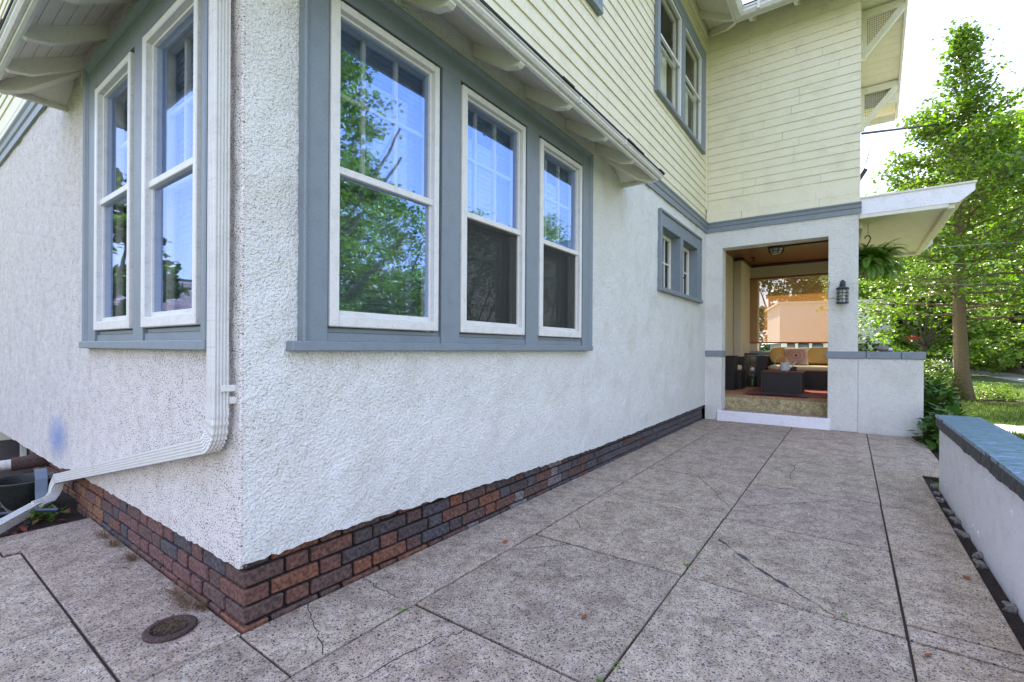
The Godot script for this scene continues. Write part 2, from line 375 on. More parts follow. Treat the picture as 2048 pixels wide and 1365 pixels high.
func leaf_mat(c: Color, back: Color) -> StandardMaterial3D:
	var m := mat(c, 0.42)
	m.vertex_color_use_as_albedo = true
	m.backlight_enabled = true; m.backlight = back
	return m

func pillow_print() -> ImageTexture:
	# rings of petals and dots in red, plum and ochre on cream
	var s := 256
	var im := Image.create(s, s, false, Image.FORMAT_RGB8)
	var cream := lin(0.66, 0.58, 0.44); var red := lin(0.42, 0.05, 0.05); var plum := lin(0.12, 0.04, 0.09); var ochre := lin(0.5, 0.24, 0.06)
	for y in s:
		for x in s:
			var p := Vector2(x - s / 2.0 + 0.5, y - s / 2.0 + 0.5) / (s / 2.0)
			var d := p.length(); var a := p.angle()
			var c := cream
			var ring := int(d * 9.0)
			var fr := fposmod(d * 9.0, 1.0)
			var petals := 8 + ring * 5
			var w := 0.5 + 0.5 * cos(a * petals + (PI if ring % 2 else 0.0))
			if d < 0.95:
				if ring == 0: c = plum
				elif ring % 3 == 1: c = red if w > fr * 0.9 else cream
				elif ring % 3 == 2: c = plum if w * (1.0 - absf(fr - 0.5) * 2.0) > 0.32 else ochre.lerp(cream, 0.5)
				else: c = red if absf(fr - 0.5) < 0.2 or w > 0.72 else cream
			elif w > 0.75 and d < 1.2: c = ochre.lerp(red, 0.5)
			im.set_pixel(x, y, c)
	return tex(im)

# ---------------------------------------------------------------- house: walls
func lines(a: float, b: float, step: float, extra: Array) -> Array:
	var n := maxi(1, int(round((b - a) / step)))
	var l := []
	for i in n + 1: l.append(lerpf(a, b, float(i) / n))
	for e in extra:
		if e > a + 0.0005 and e < b - 0.0005: l.append(e)
	l.sort()
	var o := []
	for x in l:
		if o.is_empty() or x - o[-1] > 0.004: o.append(x)
	return o

func interp(pts: Array, x: float) -> float:
	if x <= pts[0].x: return pts[0].y
	for i in pts.size() - 1:
		if x <= pts[i + 1].x: return lerpf(pts[i].y, pts[i + 1].y, (x - pts[i].x) / (pts[i + 1].x - pts[i].x))
	return pts[-1].y

func wall_sheet(u0: float, u1: float, v0: float, v1: float, holes: Array, step: float, amp: float, thick: float, seed_: int, base = null) -> MB:
	var b := MB.new()
	var hu := []; var hv := []
	for h in holes: hu.append_array([h.position.x, h.end.x]); hv.append_array([h.position.y, h.end.y])
	var us := lines(u0, u1, step, hu); var vs := lines(v0, v1, step, hv)
	var f1 := FastNoiseLite.new(); f1.seed = seed_; f1.frequency = 3.0; f1.fractal_octaves = 2
	var f2 := FastNoiseLite.new(); f2.seed = seed_ + 1; f2.frequency = 14.0; f2.fractal_octaves = 2
	var P := []
	for i in us.size():
		var col := []
		for j in vs.size():
			var u: float = us[i]; var v: float = vs[j]
			if j == 0 and base != null: v = base.call(u)
			var e := clampf(minf(u - u0, u1 - u) / 0.03, 0.0, 1.0)
			col.append(Vector3(u, v, e * amp * (f1.get_noise_2d(u, v) * 0.8 + f2.get_noise_2d(u, v) * 0.6)))
		P.append(col)
	var N := []
	for i in us.size():
		var col := []
		for j in vs.size():
			var a: Vector3 = P[mini(i + 1, us.size() - 1)][j] - P[maxi(i - 1, 0)][j]
			var c: Vector3 = P[i][mini(j + 1, vs.size() - 1)] - P[i][maxi(j - 1, 0)]
			col.append(a.cross(c).normalized())
		N.append(col)
	for i in us.size() - 1:
		for j in vs.size() - 1:
			var mid := Vector2((us[i] + us[i + 1]) / 2, (vs[j] + vs[j + 1]) / 2)
			var skip := false
			for h in holes: if h.has_point(mid): skip = true
			if skip: continue
			b.quad_n(P[i][j], P[i + 1][j], P[i + 1][j + 1], P[i][j + 1], N[i][j], N[i + 1][j], N[i + 1][j + 1], N[i][j + 1])
	# lip below, back, and the sides of the openings
	for i in us.size() - 1:
		var p: Vector3 = P[i][0]; var q: Vector3 = P[i + 1][0]
		b.quad(Vector3(p.x, p.y, -thick), Vector3(q.x, q.y, -thick), q, p)
	var bu := lines(u0, u1, 100.0, hu); var bv := lines(v0, v1, 100.0, hv)
	for i in bu.size() - 1:
		for j in bv.size() - 1:
			var mid := Vector2((bu[i] + bu[i + 1]) / 2, (bv[j] + bv[j + 1]) / 2)
			var skip := false
			for h in holes: if h.has_point(mid): skip = true
			if not skip: b.quad(Vector3(bu[i + 1], bv[j], -thick), Vector3(bu[i], bv[j], -thick), Vector3(bu[i], bv[j + 1], -thick), Vector3(bu[i + 1], bv[j + 1], -thick))
	b.quad(Vector3(u0, v1, 0), Vector3(u1, v1, 0), Vector3(u1, v1, -thick), Vector3(u0, v1, -thick))
	b.quad(Vector3(u1, v0, 0), Vector3(u1, v0, -thick), Vector3(u1, v1, -thick), Vector3(u1, v1, 0))
	b.quad(Vector3(u0, v0, -thick), Vector3(u0, v0, 0), Vector3(u0, v1, 0), Vector3(u0, v1, -thick))
	for h in holes:
		var a: Vector2 = h.position; var c: Vector2 = h.end
		b.quad(Vector3(a.x, a.y, 0), Vector3(a.x, a.y, -thick), Vector3(a.x, c.y, -thick), Vector3(a.x, c.y, 0))
		b.quad(Vector3(c.x, a.y, -thick), Vector3(c.x, a.y, 0), Vector3(c.x, c.y, 0), Vector3(c.x, c.y, -thick))
		b.quad(Vector3(a.x, c.y, 0), Vector3(a.x, c.y, -thick), Vector3(c.x, c.y, -thick), Vector3(c.x, c.y, 0))
		b.quad(Vector3(a.x, a.y, -thick), Vector3(a.x, a.y, 0), Vector3(c.x, a.y, 0), Vector3(c.x, a.y, -thick))
	return b

var TA := Transform3D(Basis(Vector3(0, 0, -1), Vector3(0, 1, 0), Vector3(1, 0, 0)), Vector3.ZERO)
var TB := Transform3D.IDENTITY
var TP := Transform3D(Basis.IDENTITY, Vector3(0, 0, ZP))

func ragged(pts: Array, u: float, rough: float, s: int) -> float:
	var f := FastNoiseLite.new(); f.seed = s; f.frequency = 9.0
	var g := FastNoiseLite.new(); g.seed = s + 1; g.frequency = 28.0
	return interp(pts, u) + rough * (0.9 * f.get_noise_1d(u) + 0.9 * g.get_noise_1d(u))

func build_walls() -> void:
	var base_a := [Vector2(0, 0.27), Vector2(0.475, 0.278), Vector2(1.6, 0.236), Vector2(3.1, 0.204), Vector2(6.64, 0.224)]
	var wa := wall_sheet(0.012, 6.976, 0.27, 3.0, [Rect2(0.26, 1.10, 2.58, 1.65), Rect2(4.73, 1.82, 1.81, 0.92)], 0.028, 0.0095, 0.035, 1, func(u): return ragged(base_a, u, 0.014 if u < 3.0 else 0.006, 5))
	part("stucco_wall", wa, M.stucco, house, TA)
	var base_b := [Vector2(-5.6, 0.21), Vector2(-2.75, 0.217), Vector2(-2.46, 0.255), Vector2(-0.02, 0.262)]
	var wb := wall_sheet(-5.6, -0.012, 0.27, 3.05, [Rect2(-1.93, 1.10, 1.70, 1.66)], 0.028, 0.007, 0.035, 7, func(u): return ragged(base_b, u, 0.007, 9))
	part("stucco_wall", wb, M.stucco_pitted, house, TB)
	# a soft-edged blue patch low on the side wall
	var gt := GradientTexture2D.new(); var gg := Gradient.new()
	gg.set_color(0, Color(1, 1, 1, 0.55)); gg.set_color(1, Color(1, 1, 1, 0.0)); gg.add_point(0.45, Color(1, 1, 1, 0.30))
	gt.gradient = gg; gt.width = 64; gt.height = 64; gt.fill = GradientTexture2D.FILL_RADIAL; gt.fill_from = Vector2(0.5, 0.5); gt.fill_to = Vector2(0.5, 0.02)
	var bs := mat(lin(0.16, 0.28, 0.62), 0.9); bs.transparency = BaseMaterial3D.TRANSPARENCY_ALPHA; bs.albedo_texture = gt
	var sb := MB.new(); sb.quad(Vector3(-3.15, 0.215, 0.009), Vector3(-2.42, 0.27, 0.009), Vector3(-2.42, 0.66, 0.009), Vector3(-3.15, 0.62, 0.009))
	part("blue_patch", sb, bs, house)
	# the uneven rounded corner between the two
	var c := MB.new()
	var f := FastNoiseLite.new(); f.frequency = 9.0; f.seed = 4
	var ring := func(y: float, k: int) -> Vector3:
		var a := PI / 2 * k / 5.0
		var r := 0.012 + 0.0035 * f.get_noise_2d(y * 3.0, k * 0.05)
		if k == 0 or k == 5: r = 0.012
		return Vector3(-0.012 + r * sin(a), y, -0.012 + r * cos(a))
	for j in 140:
		var y0 := 0.262 + j * 0.02; var y1 := y0 + 0.02
		for k in 5:
			var n0 := Vector3(sin(PI / 2 * k / 5.0), 0, cos(PI / 2 * k / 5.0)); var n1 := Vector3(sin(PI / 2 * (k + 1) / 5.0), 0, cos(PI / 2 * (k + 1) / 5.0))
			c.quad_n(ring.call(y0, k), ring.call(y0, k + 1), ring.call(y1, k + 1), ring.call(y1, k), n0, n1, n1, n0)
	part("stucco_corner", c, M.stucco_pitted, house)
	# porch front and its piers, a low wall beside it
	var wp := wall_sheet(0.0, 1.945, 0.0, 3.0, [Rect2(0.243, 0.0, 1.368, 2.677)], 0.035, 0.006, 0.25, 15)
	part("stucco_wall", wp, M.stucco, house, TP)
	part("porch_curb", bx(Vector3(0.178, -0.05, ZP - 0.268), Vector3(1.638, 0.154, ZP + 0.022), 0.008), M.wall_paint, house)
	part("curb_ledge", bx(Vector3(0.245, 0.154, ZP - 0.262), Vector3(1.609, 0.162, ZP - 0.004)), M.concrete, house)
	part("porch_step", bx(Vector3(0.235, 0.0, ZP - 0.50), Vector3(1.62, 0.345, ZP - 0.255), 0.01), M.concrete_plain, house)
	var lw := wall_sheet(1.949, 2.612, -0.05, 1.0, [], 0.035, 0.007, 0.16, 25)
	var low := part("low_porch_wall", lw, M.stucco, house, TP)
	low.set_meta("label", "low stucco planter wall beside the porch pier")
	part("low_porch_wall", bx(Vector3(2.44, -0.05, ZP - 1.2), Vector3(2.606, 0.995, ZP - 0.161)), M.stucco, house)
	part("low_porch_wall", bx(Vector3(1.953, -0.05, ZP - 1.35), Vector3(2.606, 0.995, ZP - 1.201)), M.stucco, house)
	part("planter_soil", bx(Vector3(1.955, 0.5, ZP - 1.2), Vector3(2.439, 0.93, ZP - 0.161)), M.soil, house)
	for s in [[-0.012, 0.268, 0.0], [1.588, 2.03, 0.0], [2.034, 2.39, 0.001], [2.394, 2.632, 0.0]]:
		part("wall_cap", bx(Vector3(s[0], 0.99, ZP - 0.19), Vector3(s[1], 1.085, ZP + 0.022 + s[2]), 0.006), M.blue, house)
	part("wall_cap", bx(Vector3(2.42, 0.99, ZP - 1.36), Vector3(2.628, 1.084, ZP - 0.192), 0.006), M.blue, house)
	# walls above, behind the siding
	part("upper_wall", wall_sheet(0.0, 6.97, 2.99, 6.3, [Rect2(4.56, 4.12, 2.11, 1.49), Rect2(2.14, 4.12, 0.86, 1.49)], 3.0, 0.0, 0.14, 31), M.white, house, Transform3D(TA.basis, Vector3(-0.012, 0, 0)))
	part("upper_wall", wall_sheet(-6.5, -0.013, 3.04, 6.3, [], 3.0, 0.0, 0.14, 32), M.white, house, Transform3D(TB.basis, Vector3(0, 0, -0.012)))
	part("upper_wall", wall_sheet(0.0, 1.945, 2.99, 6.3, [], 3.0, 0.0, 0.14, 33), M.white, house, Transform3D(TP.basis, Vector3(0, 0, ZP - 0.012)))
	var gable := PackedVector2Array([Vector2(6.99, 2.99), Vector2(10.4, 2.99), Vector2(10.4, 6.0), Vector2(8.7, 6.98), Vector2(6.99, 6.0)])
	var gw := MB.new(); gw.prism(gable, Transform3D(TA.basis, Vector3(1.80, 0, 0)), 0.145)
	part("upper_wall", gw, M.siding, house)
	# the rest of the shell: back walls, floors, rooms
	var sh := MB.new()
	sh.box(Vector3(-6.5, -0.3, -10.4), Vector3(-6.3, 6.2, -0.05)); sh.box(Vector3(-6.5, 2.99, -10.4), Vector3(1.79, 6.0, -10.26)); sh.box(Vector3(-6.3, -0.3, -10.4), Vector3(-0.16, 2.99, -10.2))
	part("back_wall", sh, M.siding, house)
	var fl := MB.new()
	fl.box(Vector3(-6.29, 2.93, -10.25), Vector3(-0.16, 2.985, -0.16)); fl.box(Vector3(-6.29, 5.93, -10.2), Vector3(-0.16, 5.99, -0.16))
	fl.box(Vector3(-6.29, 0.5, -10.19), Vector3(-0.05, 0.6, -0.05)); fl.box(Vector3(-2.3, 0.61, -6.6), Vector3(-2.2, 2.92, -2.2)); fl.box(Vector3(-2.3, 3.0, -6.9), Vector3(-2.2, 5.92, -0.2)); fl.box(Vector3(-5.6, 0.61, -2.3), Vector3(-2.31, 2.92, -2.2))
	part("inner_floor", fl, M.room, house)
	part("inner_floor", bx(Vector3(-0.15, 2.96, -10.2), Vector3(1.8, 2.985, ZP - 0.16)), M.room, house)
	# porch room
	part("porch_floor", bx(Vector3(-0.15, 0.1, -10.4), Vector3(1.95, 0.37, ZP - 0.44)), M.porch_floor, house)
	part("porch_wall", bx(Vector3(-0.159, 0.3, -10.19), Vector3(0.0, 2.955, ZP - 0.252)), M.porch_wall, house)
	part("porch_pilaster", bx(Vector3(0.001, 0.371, -10.148), Vector3(0.145, 2.878, -9.15), 0.01), M.porch_wall, house)
	part("porch_far_wall", wall_sheet(0.001, 1.948, 0.371, 2.955, [Rect2(0.284, 1.02, 1.45, 1.565)], 0.2, 0.0, 0.24, 41), M.porch_wall, house, Transform3D(Basis.IDENTITY, Vector3(0, 0, -10.15)))
	part("porch_far_sill", bx(Vector3(0.14, 1.005, -10.42), Vector3(1.93, 1.075, -10.10), 0.005), M.blue, house)
	part("porch_back_pier", bx(Vector3(1.66, 0.0, -10.397), Vector3(1.944, 2.98, -10.152)), M.stucco, house)
	part("porch_rail_wall", bx(Vector3(1.72, -0.05, -10.15), Vector3(1.94, 0.98, -8.33)), M.stucco, house)
	part("porch_beam", bx(Vector3(1.70, 2.70, -10.15), Vector3(1.945, 2.954, ZP - 0.252)), M.porch_wall, house)
	var ceil_ := part("porch_ceiling", bx(Vector3(0.002, 2.905, -10.149), Vector3(1.70, 2.954, ZP - 0.252)), M.varnish_dark, house)
	for i in 34:
		part("ceiling_board", bx(Vector3(0.003, 2.88, ZP - 0.255 - i * 0.085), Vector3(1.698, 2.904, ZP - 0.255 - i * 0.085 - 0.080), 0.004), M.varnish, ceil_)
	part("ceiling_mould", bx(Vector3(0.003, 2.825, -10.147), Vector3(1.69, 2.879, -10.108), 0.01), M.varnish_dark, ceil_)
	part("ceiling_mould", bx(Vector3(0.003, 2.825, -9.149), Vector3(0.145, 2.879, -9.108), 0.01), M.varnish_dark, ceil_)
	part("ceiling_mould", bx(Vector3(0.146, 2.825, -10.107), Vector3(0.185, 2.879, -9.11), 0.01), M.varnish_dark, ceil_)
	# belt mould under the siding
	var bp := PackedVector2Array([Vector2(0, 2.935), Vector2(0.022, 2.935), Vector2(0.022, 3.0), Vector2(0.034, 3.012), Vector2(0.04, 3.05), Vector2(0.055, 3.07), Vector2(0.055, 3.085), Vector2(0, 3.085)])
	var m1 := MB.new(); m1.sweep(bp, [Transform3D(Basis(Vector3.RIGHT, Vector3.UP, Vector3.BACK), Vector3(0, 0, ZP + 0.001)), Transform3D(Basis(Vector3.RIGHT, Vector3.UP, Vector3.BACK), Vector3(0, 0, -3.58))])
	part("belt_mould", m1, M.blue, house)
	var m2 := MB.new(); m2.sweep(bp, [Transform3D(Basis(Vector3.BACK, Vector3.UP, Vector3.LEFT), Vector3(1.975, 0, ZP)), Transform3D(Basis(Vector3.BACK, Vector3.UP, Vector3.LEFT), Vector3(0.0, 0, ZP))])
	part("belt_mould", m2, M.blue, house)
	var m3 := MB.new(); m3.sweep(bp, [Transform3D(Basis(Vector3.BACK, Vector3.UP, Vector3.LEFT), Vector3(-2.5, 0.02, 0)), Transform3D(Basis(Vector3.BACK, Vector3.UP, Vector3.LEFT), Vector3(-5.6, 0.02, 0))])
	part("belt_mould", m3, M.blue, house)

# ---------------------------------------------------------------- bricks
func build_bricks() -> void:
	var r := rnd(77)
	var meshes := {}
	for l in [0.098, 0.158, 0.203]:
		for d in [0.05, 0.158, 0.203]:
			meshes["%.3f %.3f" % [l, d]] = []
			for k in 3:
				var b := MB.new(); b.cbox(Vector3(0, 0, -d), Vector3(l, 0.0585, 0), 0.005, 0.0022, r)
				meshes["%.3f %.3f" % [l, d]].append(b.mesh())
	var courses := [-0.043, 0.0275, 0.098, 0.1685, 0.239]
	var lay := func(base: Node3D, us: float, ue: float, away: float, corner: bool, on_a: bool, tones: Array, first: int, far_from: float) -> void:
		var far := MB.new()
		for ci in range(first, courses.size()):
			var u := us; var header := (ci % 2 == 0) if on_a else (ci % 2 == 1)
			var i := 0
			while u < ue - 0.03:
				var l := 0.098 if header else 0.203
				var d := 0.05
				if i == 0 and corner:
					if on_a: d = 0.203 if header else 0.158
					if ci % 2 == 1: l = 0.158
				elif i == 0 and ci % 2 == 1: l = 0.158
				var ts: Array = tones[mini(tones.size() - 1, int((u - us) / away))]
				var tone: int = ts[r.randi() % ts.size()]
				if not (i == 0 and corner and not on_a):
					var key := "%.3f %.3f" % [l, d]
					var w := r.randf_range(-0.003, 0.003) if i > 0 else 0.0
					var cut := minf(1.0, (ue - u) / l)
					if u > far_from:
						far.box(Vector3(u, courses[ci], -0.05), Vector3(u + l * cut, courses[ci] + 0.0585, w))
					else:
						var x := Transform3D(Basis.IDENTITY.scaled(Vector3(cut, 1, 1)), Vector3(u if on_a else -u - l * cut, courses[ci] + r.randf_range(-0.001, 0.001), w))
						part("brick", meshes[key][r.randi() % 3], M.brick[tone], base, x)
				u += l + 0.0135
				header = not header
				i += 1
		if far.v.size():
			var q := part("brickwork", far, M.brick[5], base); q.set_meta("kind", "stuff")
	var a := part("brick_base", bx(Vector3(0.05, -0.3, -0.12), Vector3(6.94, 0.30, -0.018)), M.mortar, house, Transform3D(TA.basis, Vector3(-0.03, 0, 0)))
	lay.call(a, 0.03, 6.94, 0.8, true, true, [[0, 1, 2, 0, 1, 3, 0, 1], [0, 1, 2, 3, 1, 0, 4, 8], [2, 1, 4, 5, 0, 1, 8], [4, 5, 2, 5, 4, 1], [4, 5, 5, 1]], 0, 4.6)
	var b := part("brick_base", bx(Vector3(-2.42, -0.3, -0.12), Vector3(-0.045, 0.30, -0.018)), M.mortar, house, Transform3D(TB.basis, Vector3(0, 0, -0.03)))
	lay.call(b, 0.03, 2.44, 0.6, true, false, [[6, 0, 4, 6, 1, 6], [6, 4, 6, 1, 0], [0, 6, 4, 7, 1], [7, 3, 6, 7]], 0, 99.0)
	var c := part("brick_base", bx(Vector3(-4.40, -0.3, -0.12), Vector3(-2.42, 0.30, -0.018)), M.mortar, house, Transform3D(TB.basis, Vector3(0, 0, -0.085)))
	lay.call(c, 2.43, 4.40, 0.7, false, false, [[6, 0, 7], [7, 6, 3, 6], [6, 7, 6]], 0, 99.0)
	# end of the set-back part: a recessed cellar light
	part("cellar_wall", bx(Vector3(-5.6, -0.3, -0.7), Vector3(-4.40, 0.26, -0.6)), M.brick[0], house)
	var cw := part("cellar_window", bx(Vector3(-4.95, -0.02, -0.598), Vector3(-4.9, 0.32, -0.10)), M.steel_blue, house)
	part("frame", bx(Vector3(-4.899, -0.02, -0.14), Vector3(-4.88, 0.32, -0.10)), M.white, cw)
	part("sill", bx(Vector3(-4.93, -0.07, -0.598), Vector3(-4.84, -0.021, -0.095)), M.white, cw)

# ---------------------------------------------------------------- siding
func build_siding() -> void:
	var r := rnd(5)
	var profile := func(bottom: float, top: float) -> ArrayMesh:
		var b := MB.new()
		var p := []
		for i in 8:
			var y := 0.128 if i & 2 else 0.0
			var z := 0.0
			if i & 4: z = (top if i & 2 else bottom)
			p.append(Vector3(1.0 if i & 1 else 0.0, y, z))
		b.hexa(p)
		return b.mesh()
	var plain := [profile.call(0.017, 0.006), profile.call(0.0185, 0.006), profile.call(0.016, 0.005)]
	var flare0 = profile.call(0.052, 0.034); var flare1 = profile.call(0.038, 0.018)
	var run := func(base: Node3D, x: Transform3D, u0: float, u1: float, v0: float, rows: int, least: float, most: float, holes: Array, flared: bool) -> void:
		for k in rows:
			var v := v0 + k * 0.1175
			var spans := [[u0, u1]]
			for h in holes:
				if v + 0.06 > h.position.y and v + 0.06 < h.end.y:
					var ns := []
					for s in spans:
						if h.position.x > s[0]: ns.append([s[0], minf(s[1], h.position.x)])
						if h.end.x < s[1]: ns.append([maxf(s[0], h.end.x), s[1]])
					spans = ns
			for s in spans:
				var u: float = s[0]
				while u < s[1] - 0.01:
					var l := r.randf_range(least, most)
					if u + l > s[1] - least * 0.5: l = s[1] - u
					var me: ArrayMesh = plain[r.randi() % 3]
					if flared and k == 0: me = flare0
					elif flared and k == 1: me = flare1
					part("board", me, M.siding, base, x * Transform3D(Basis.IDENTITY.scaled(Vector3(l - (0.0018 if r.randf() < 0.6 else 0.005), 1, 1)), Vector3(u, v + r.randf_range(-0.0015, 0.0015), 0)))
					u += l
	var a := part("siding", bx(Vector3(0.01, 3.0, -0.002), Vector3(4.5, 3.09, 0.002)), M.siding, house, Transform3D(TA.basis, Vector3(-0.0085, 0, 0)))
	run.call(a, Transform3D(Basis.IDENTITY, Vector3(0, 0, -0.0015)), 0.0, 6.955, 3.088, 26, 1.1, 2.6, [Rect2(4.52, 4.098, 2.19, 1.55), Rect2(2.1, 4.09, 0.94, 1.55)], false)
	var p := part("siding", bx(Vector3(0.02, 3.02, -0.002), Vector3(1.9, 3.09, 0.002)), M.siding, house, Transform3D(TP.basis, Vector3(0, 0, ZP - 0.0085)))
	run.call(p, Transform3D(Basis.IDENTITY, Vector3(0, 0, -0.0015)), 0.012, 1.962, 3.088, 26, 0.45, 1.3, [], true)
	var b := part("siding", bx(Vector3(-5.5, 3.05, -0.002), Vector3(-0.1, 3.12, 0.002)), M.siding, house, Transform3D(TB.basis, Vector3(0, 0, -0.0085)))
	run.call(b, Transform3D(Basis.IDENTITY, Vector3(0, 0, -0.0015)), -6.4, -0.01, 3.108, 26, 1.4, 3.2, [], true)
	part("corner_board", bx(Vector3(-0.018, 3.3, ZP + 0.016), Vector3(0.022, 6.1, ZP + 0.045), 0.004), M.siding, house)

# ---------------------------------------------------------------- windows
func frame_bars(a: float, b: float, c: float, d: float, wl: float, wr: float, wb: float, wt: float, z0: float, z1: float, ch := 0.004) -> MB:
	var m := MB.new()
	m.cbox(Vector3(a, c, z0), Vector3(a + wl, d, z1), ch); m.cbox(Vector3(b - wr, c, z0), Vector3(b, d, z1), ch)
	m.cbox(Vector3(a + wl, c, z0), Vector3(b - wr, c + wb, z1 - 0.001), ch); m.cbox(Vector3(a + wl, d - wt, z0), Vector3(b - wr, d, z1 - 0.001), ch)
	return m

func window_unit(x: Transform3D, u0: float, u1: float, sill0: float, sill1: float, bottom: float, head: float, crown: float, opens: Array, rail: Array, storms := true, blinds := true) -> Node3D:
	var o := node("window", house, x)
	var D := -0.13
	# casing: sides, head, posts between; moulding round the outside
	part("casing", bx(Vector3(u0, sill1 - 0.002, D), Vector3(opens[0][0], crown - 0.02, 0.026), 0.003), M.blue, o)
	part("casing", bx(Vector3(opens[-1][1], sill1 - 0.002, D), Vector3(u1, crown - 0.02, 0.026), 0.003), M.blue, o)
	part("head_casing", bx(Vector3(opens[0][0] - 0.001, head, D + 0.001), Vector3(opens[-1][1] + 0.001, crown - 0.02, 0.0245), 0.003), M.blue, o)
	for i in opens.size() - 1:
		part("post", bx(Vector3(opens[i][1], sill1 - 0.003, D + 0.002), Vector3(opens[i + 1][0], head + 0.002, 0.0235), 0.003), M.blue, o)
	var mp := PackedVector2Array([Vector2(0, 0), Vector2(0.043, 0), Vector2(0.047, 0.008), Vector2(0.04, 0.022), Vector2(0.03, 0.03), Vector2(0.028, 0.038), Vector2(0.02, 0.04), Vector2(0, 0.04)])
	var mo := MB.new()
	var bas := Basis(Vector3.BACK, Vector3.RIGHT, Vector3.UP)
	mo.sweep(mp, [Transform3D(bas, Vector3(u0 - 0.004, sill1, 0)), Transform3D(bas, Vector3(u0 - 0.004, crown, 0))])
	var bas2 := Basis(Vector3.BACK, Vector3.DOWN, Vector3.RIGHT)
	mo.sweep(mp, [Transform3D(bas2, Vector3(u0 + 0.037, crown, 0.0006)), Transform3D(bas2, Vector3(u1 - 0.037, crown, 0.0006))])
	var bas3 := Basis(Vector3.BACK, Vector3.LEFT, Vector3.DOWN)
	mo.sweep(mp, [Transform3D(bas3, Vector3(u1 + 0.004, crown, 0)), Transform3D(bas3, Vector3(u1 + 0.004, sill1, 0))])
	part("moulding", mo, M.blue, o)
	part("sill", bx(Vector3(u0 - 0.05 if storms else u0 - 0.006, sill0, D), Vector3(u1 + 0.008, sill1, 0.05), 0.004), M.blue, o)
	for i in opens.size():
		var a: float = opens[i][0]; var b: float = opens[i][1]
		var rl: float = rail[i]
		if storms:
			part("sub_sill", bx(Vector3(a, sill1 - 0.001, D), Vector3(b, bottom - 0.022, 0.014), 0.003), M.blue, o)
			part("sub_sill", bx(Vector3(a, bottom - 0.022, D), Vector3(b, bottom, 0.004), 0.003), M.blue, o)
			var fa := a + 0.006; var fb := b - 0.032
			var fr := frame_bars(fa, fb, bottom + 0.005, head - 0.02, 0.046, 0.034, 0.05, 0.036, -0.035, 0.034)
			fr.cbox(Vector3(fa + 0.044, rl - 0.03, -0.03), Vector3(fb - 0.032, rl + 0.004, 0.018), 0.003)
			part("storm_frame", fr, M.alum, o)
			part("inner_bead", frame_bars(fa + 0.046, fb - 0.034, bottom + 0.055, head - 0.056, 0.012, 0.012, 0.024, 0.012, -0.034, 0.006, 0.002), M.alum, o)
			part("pane", bx(Vector3(fa + 0.05, rl, -0.012), Vector3(fb - 0.036, head - 0.06, -0.011)), M.glass, o)
		# the wooden sashes behind
		var z := -0.062 if storms else -0.06
		var sash := frame_bars(a + 0.001, b - 0.001, bottom, head, 0.045, 0.045, 0.06, 0.055, z - 0.035, z)
		sash.cbox(Vector3(a + 0.045, rl - 0.02, z - 0.034), Vector3(b - 0.045, rl + 0.02, z - 0.002), 0.003)
		part("sash", sash, M.white, o)
		if storms:
			var mu := MB.new()
			for k in [1, 2]: mu.cbox(Vector3(lerpf(a + 0.045, b - 0.045, k / 3.0) - 0.011, rl + 0.02, z - 0.03), Vector3(lerpf(a + 0.045, b - 0.045, k / 3.0) + 0.011, head - 0.055, z - 0.006), 0.004)
			mu.cbox(Vector3(a + 0.045, (rl + head) / 2 - 0.011, z - 0.029), Vector3(b - 0.045, (rl + head) / 2 + 0.011, z - 0.007), 0.004)
			part("muntin", mu, M.white, o)
			part("pane", bx(Vector3(a + 0.045, rl, z - 0.02), Vector3(b - 0.045, head - 0.055, z - 0.019)), M.glass_dull, o)
			part("pane", bx(Vector3(a + 0.045, bottom + 0.06, z - 0.022), Vector3(b - 0.045, rl, z - 0.021)), M.glass_dull, o)
		if blinds:
			var bl := MB.new()
			var y := bottom + 0.04
			while y < head - 0.05:
				var p := []
				for q in 8: p.append(Vector3(b - 0.03 if q & 1 else a + 0.03, y + (0.034 if q & 2 else 0.0), z - 0.052 - (0.007 if q & 2 else 0.0) + (0.002 if q & 4 else 0.0)))
				bl.hexa(p)
				y += 0.032
			part("blind", bl, M.blind, o)
	return o

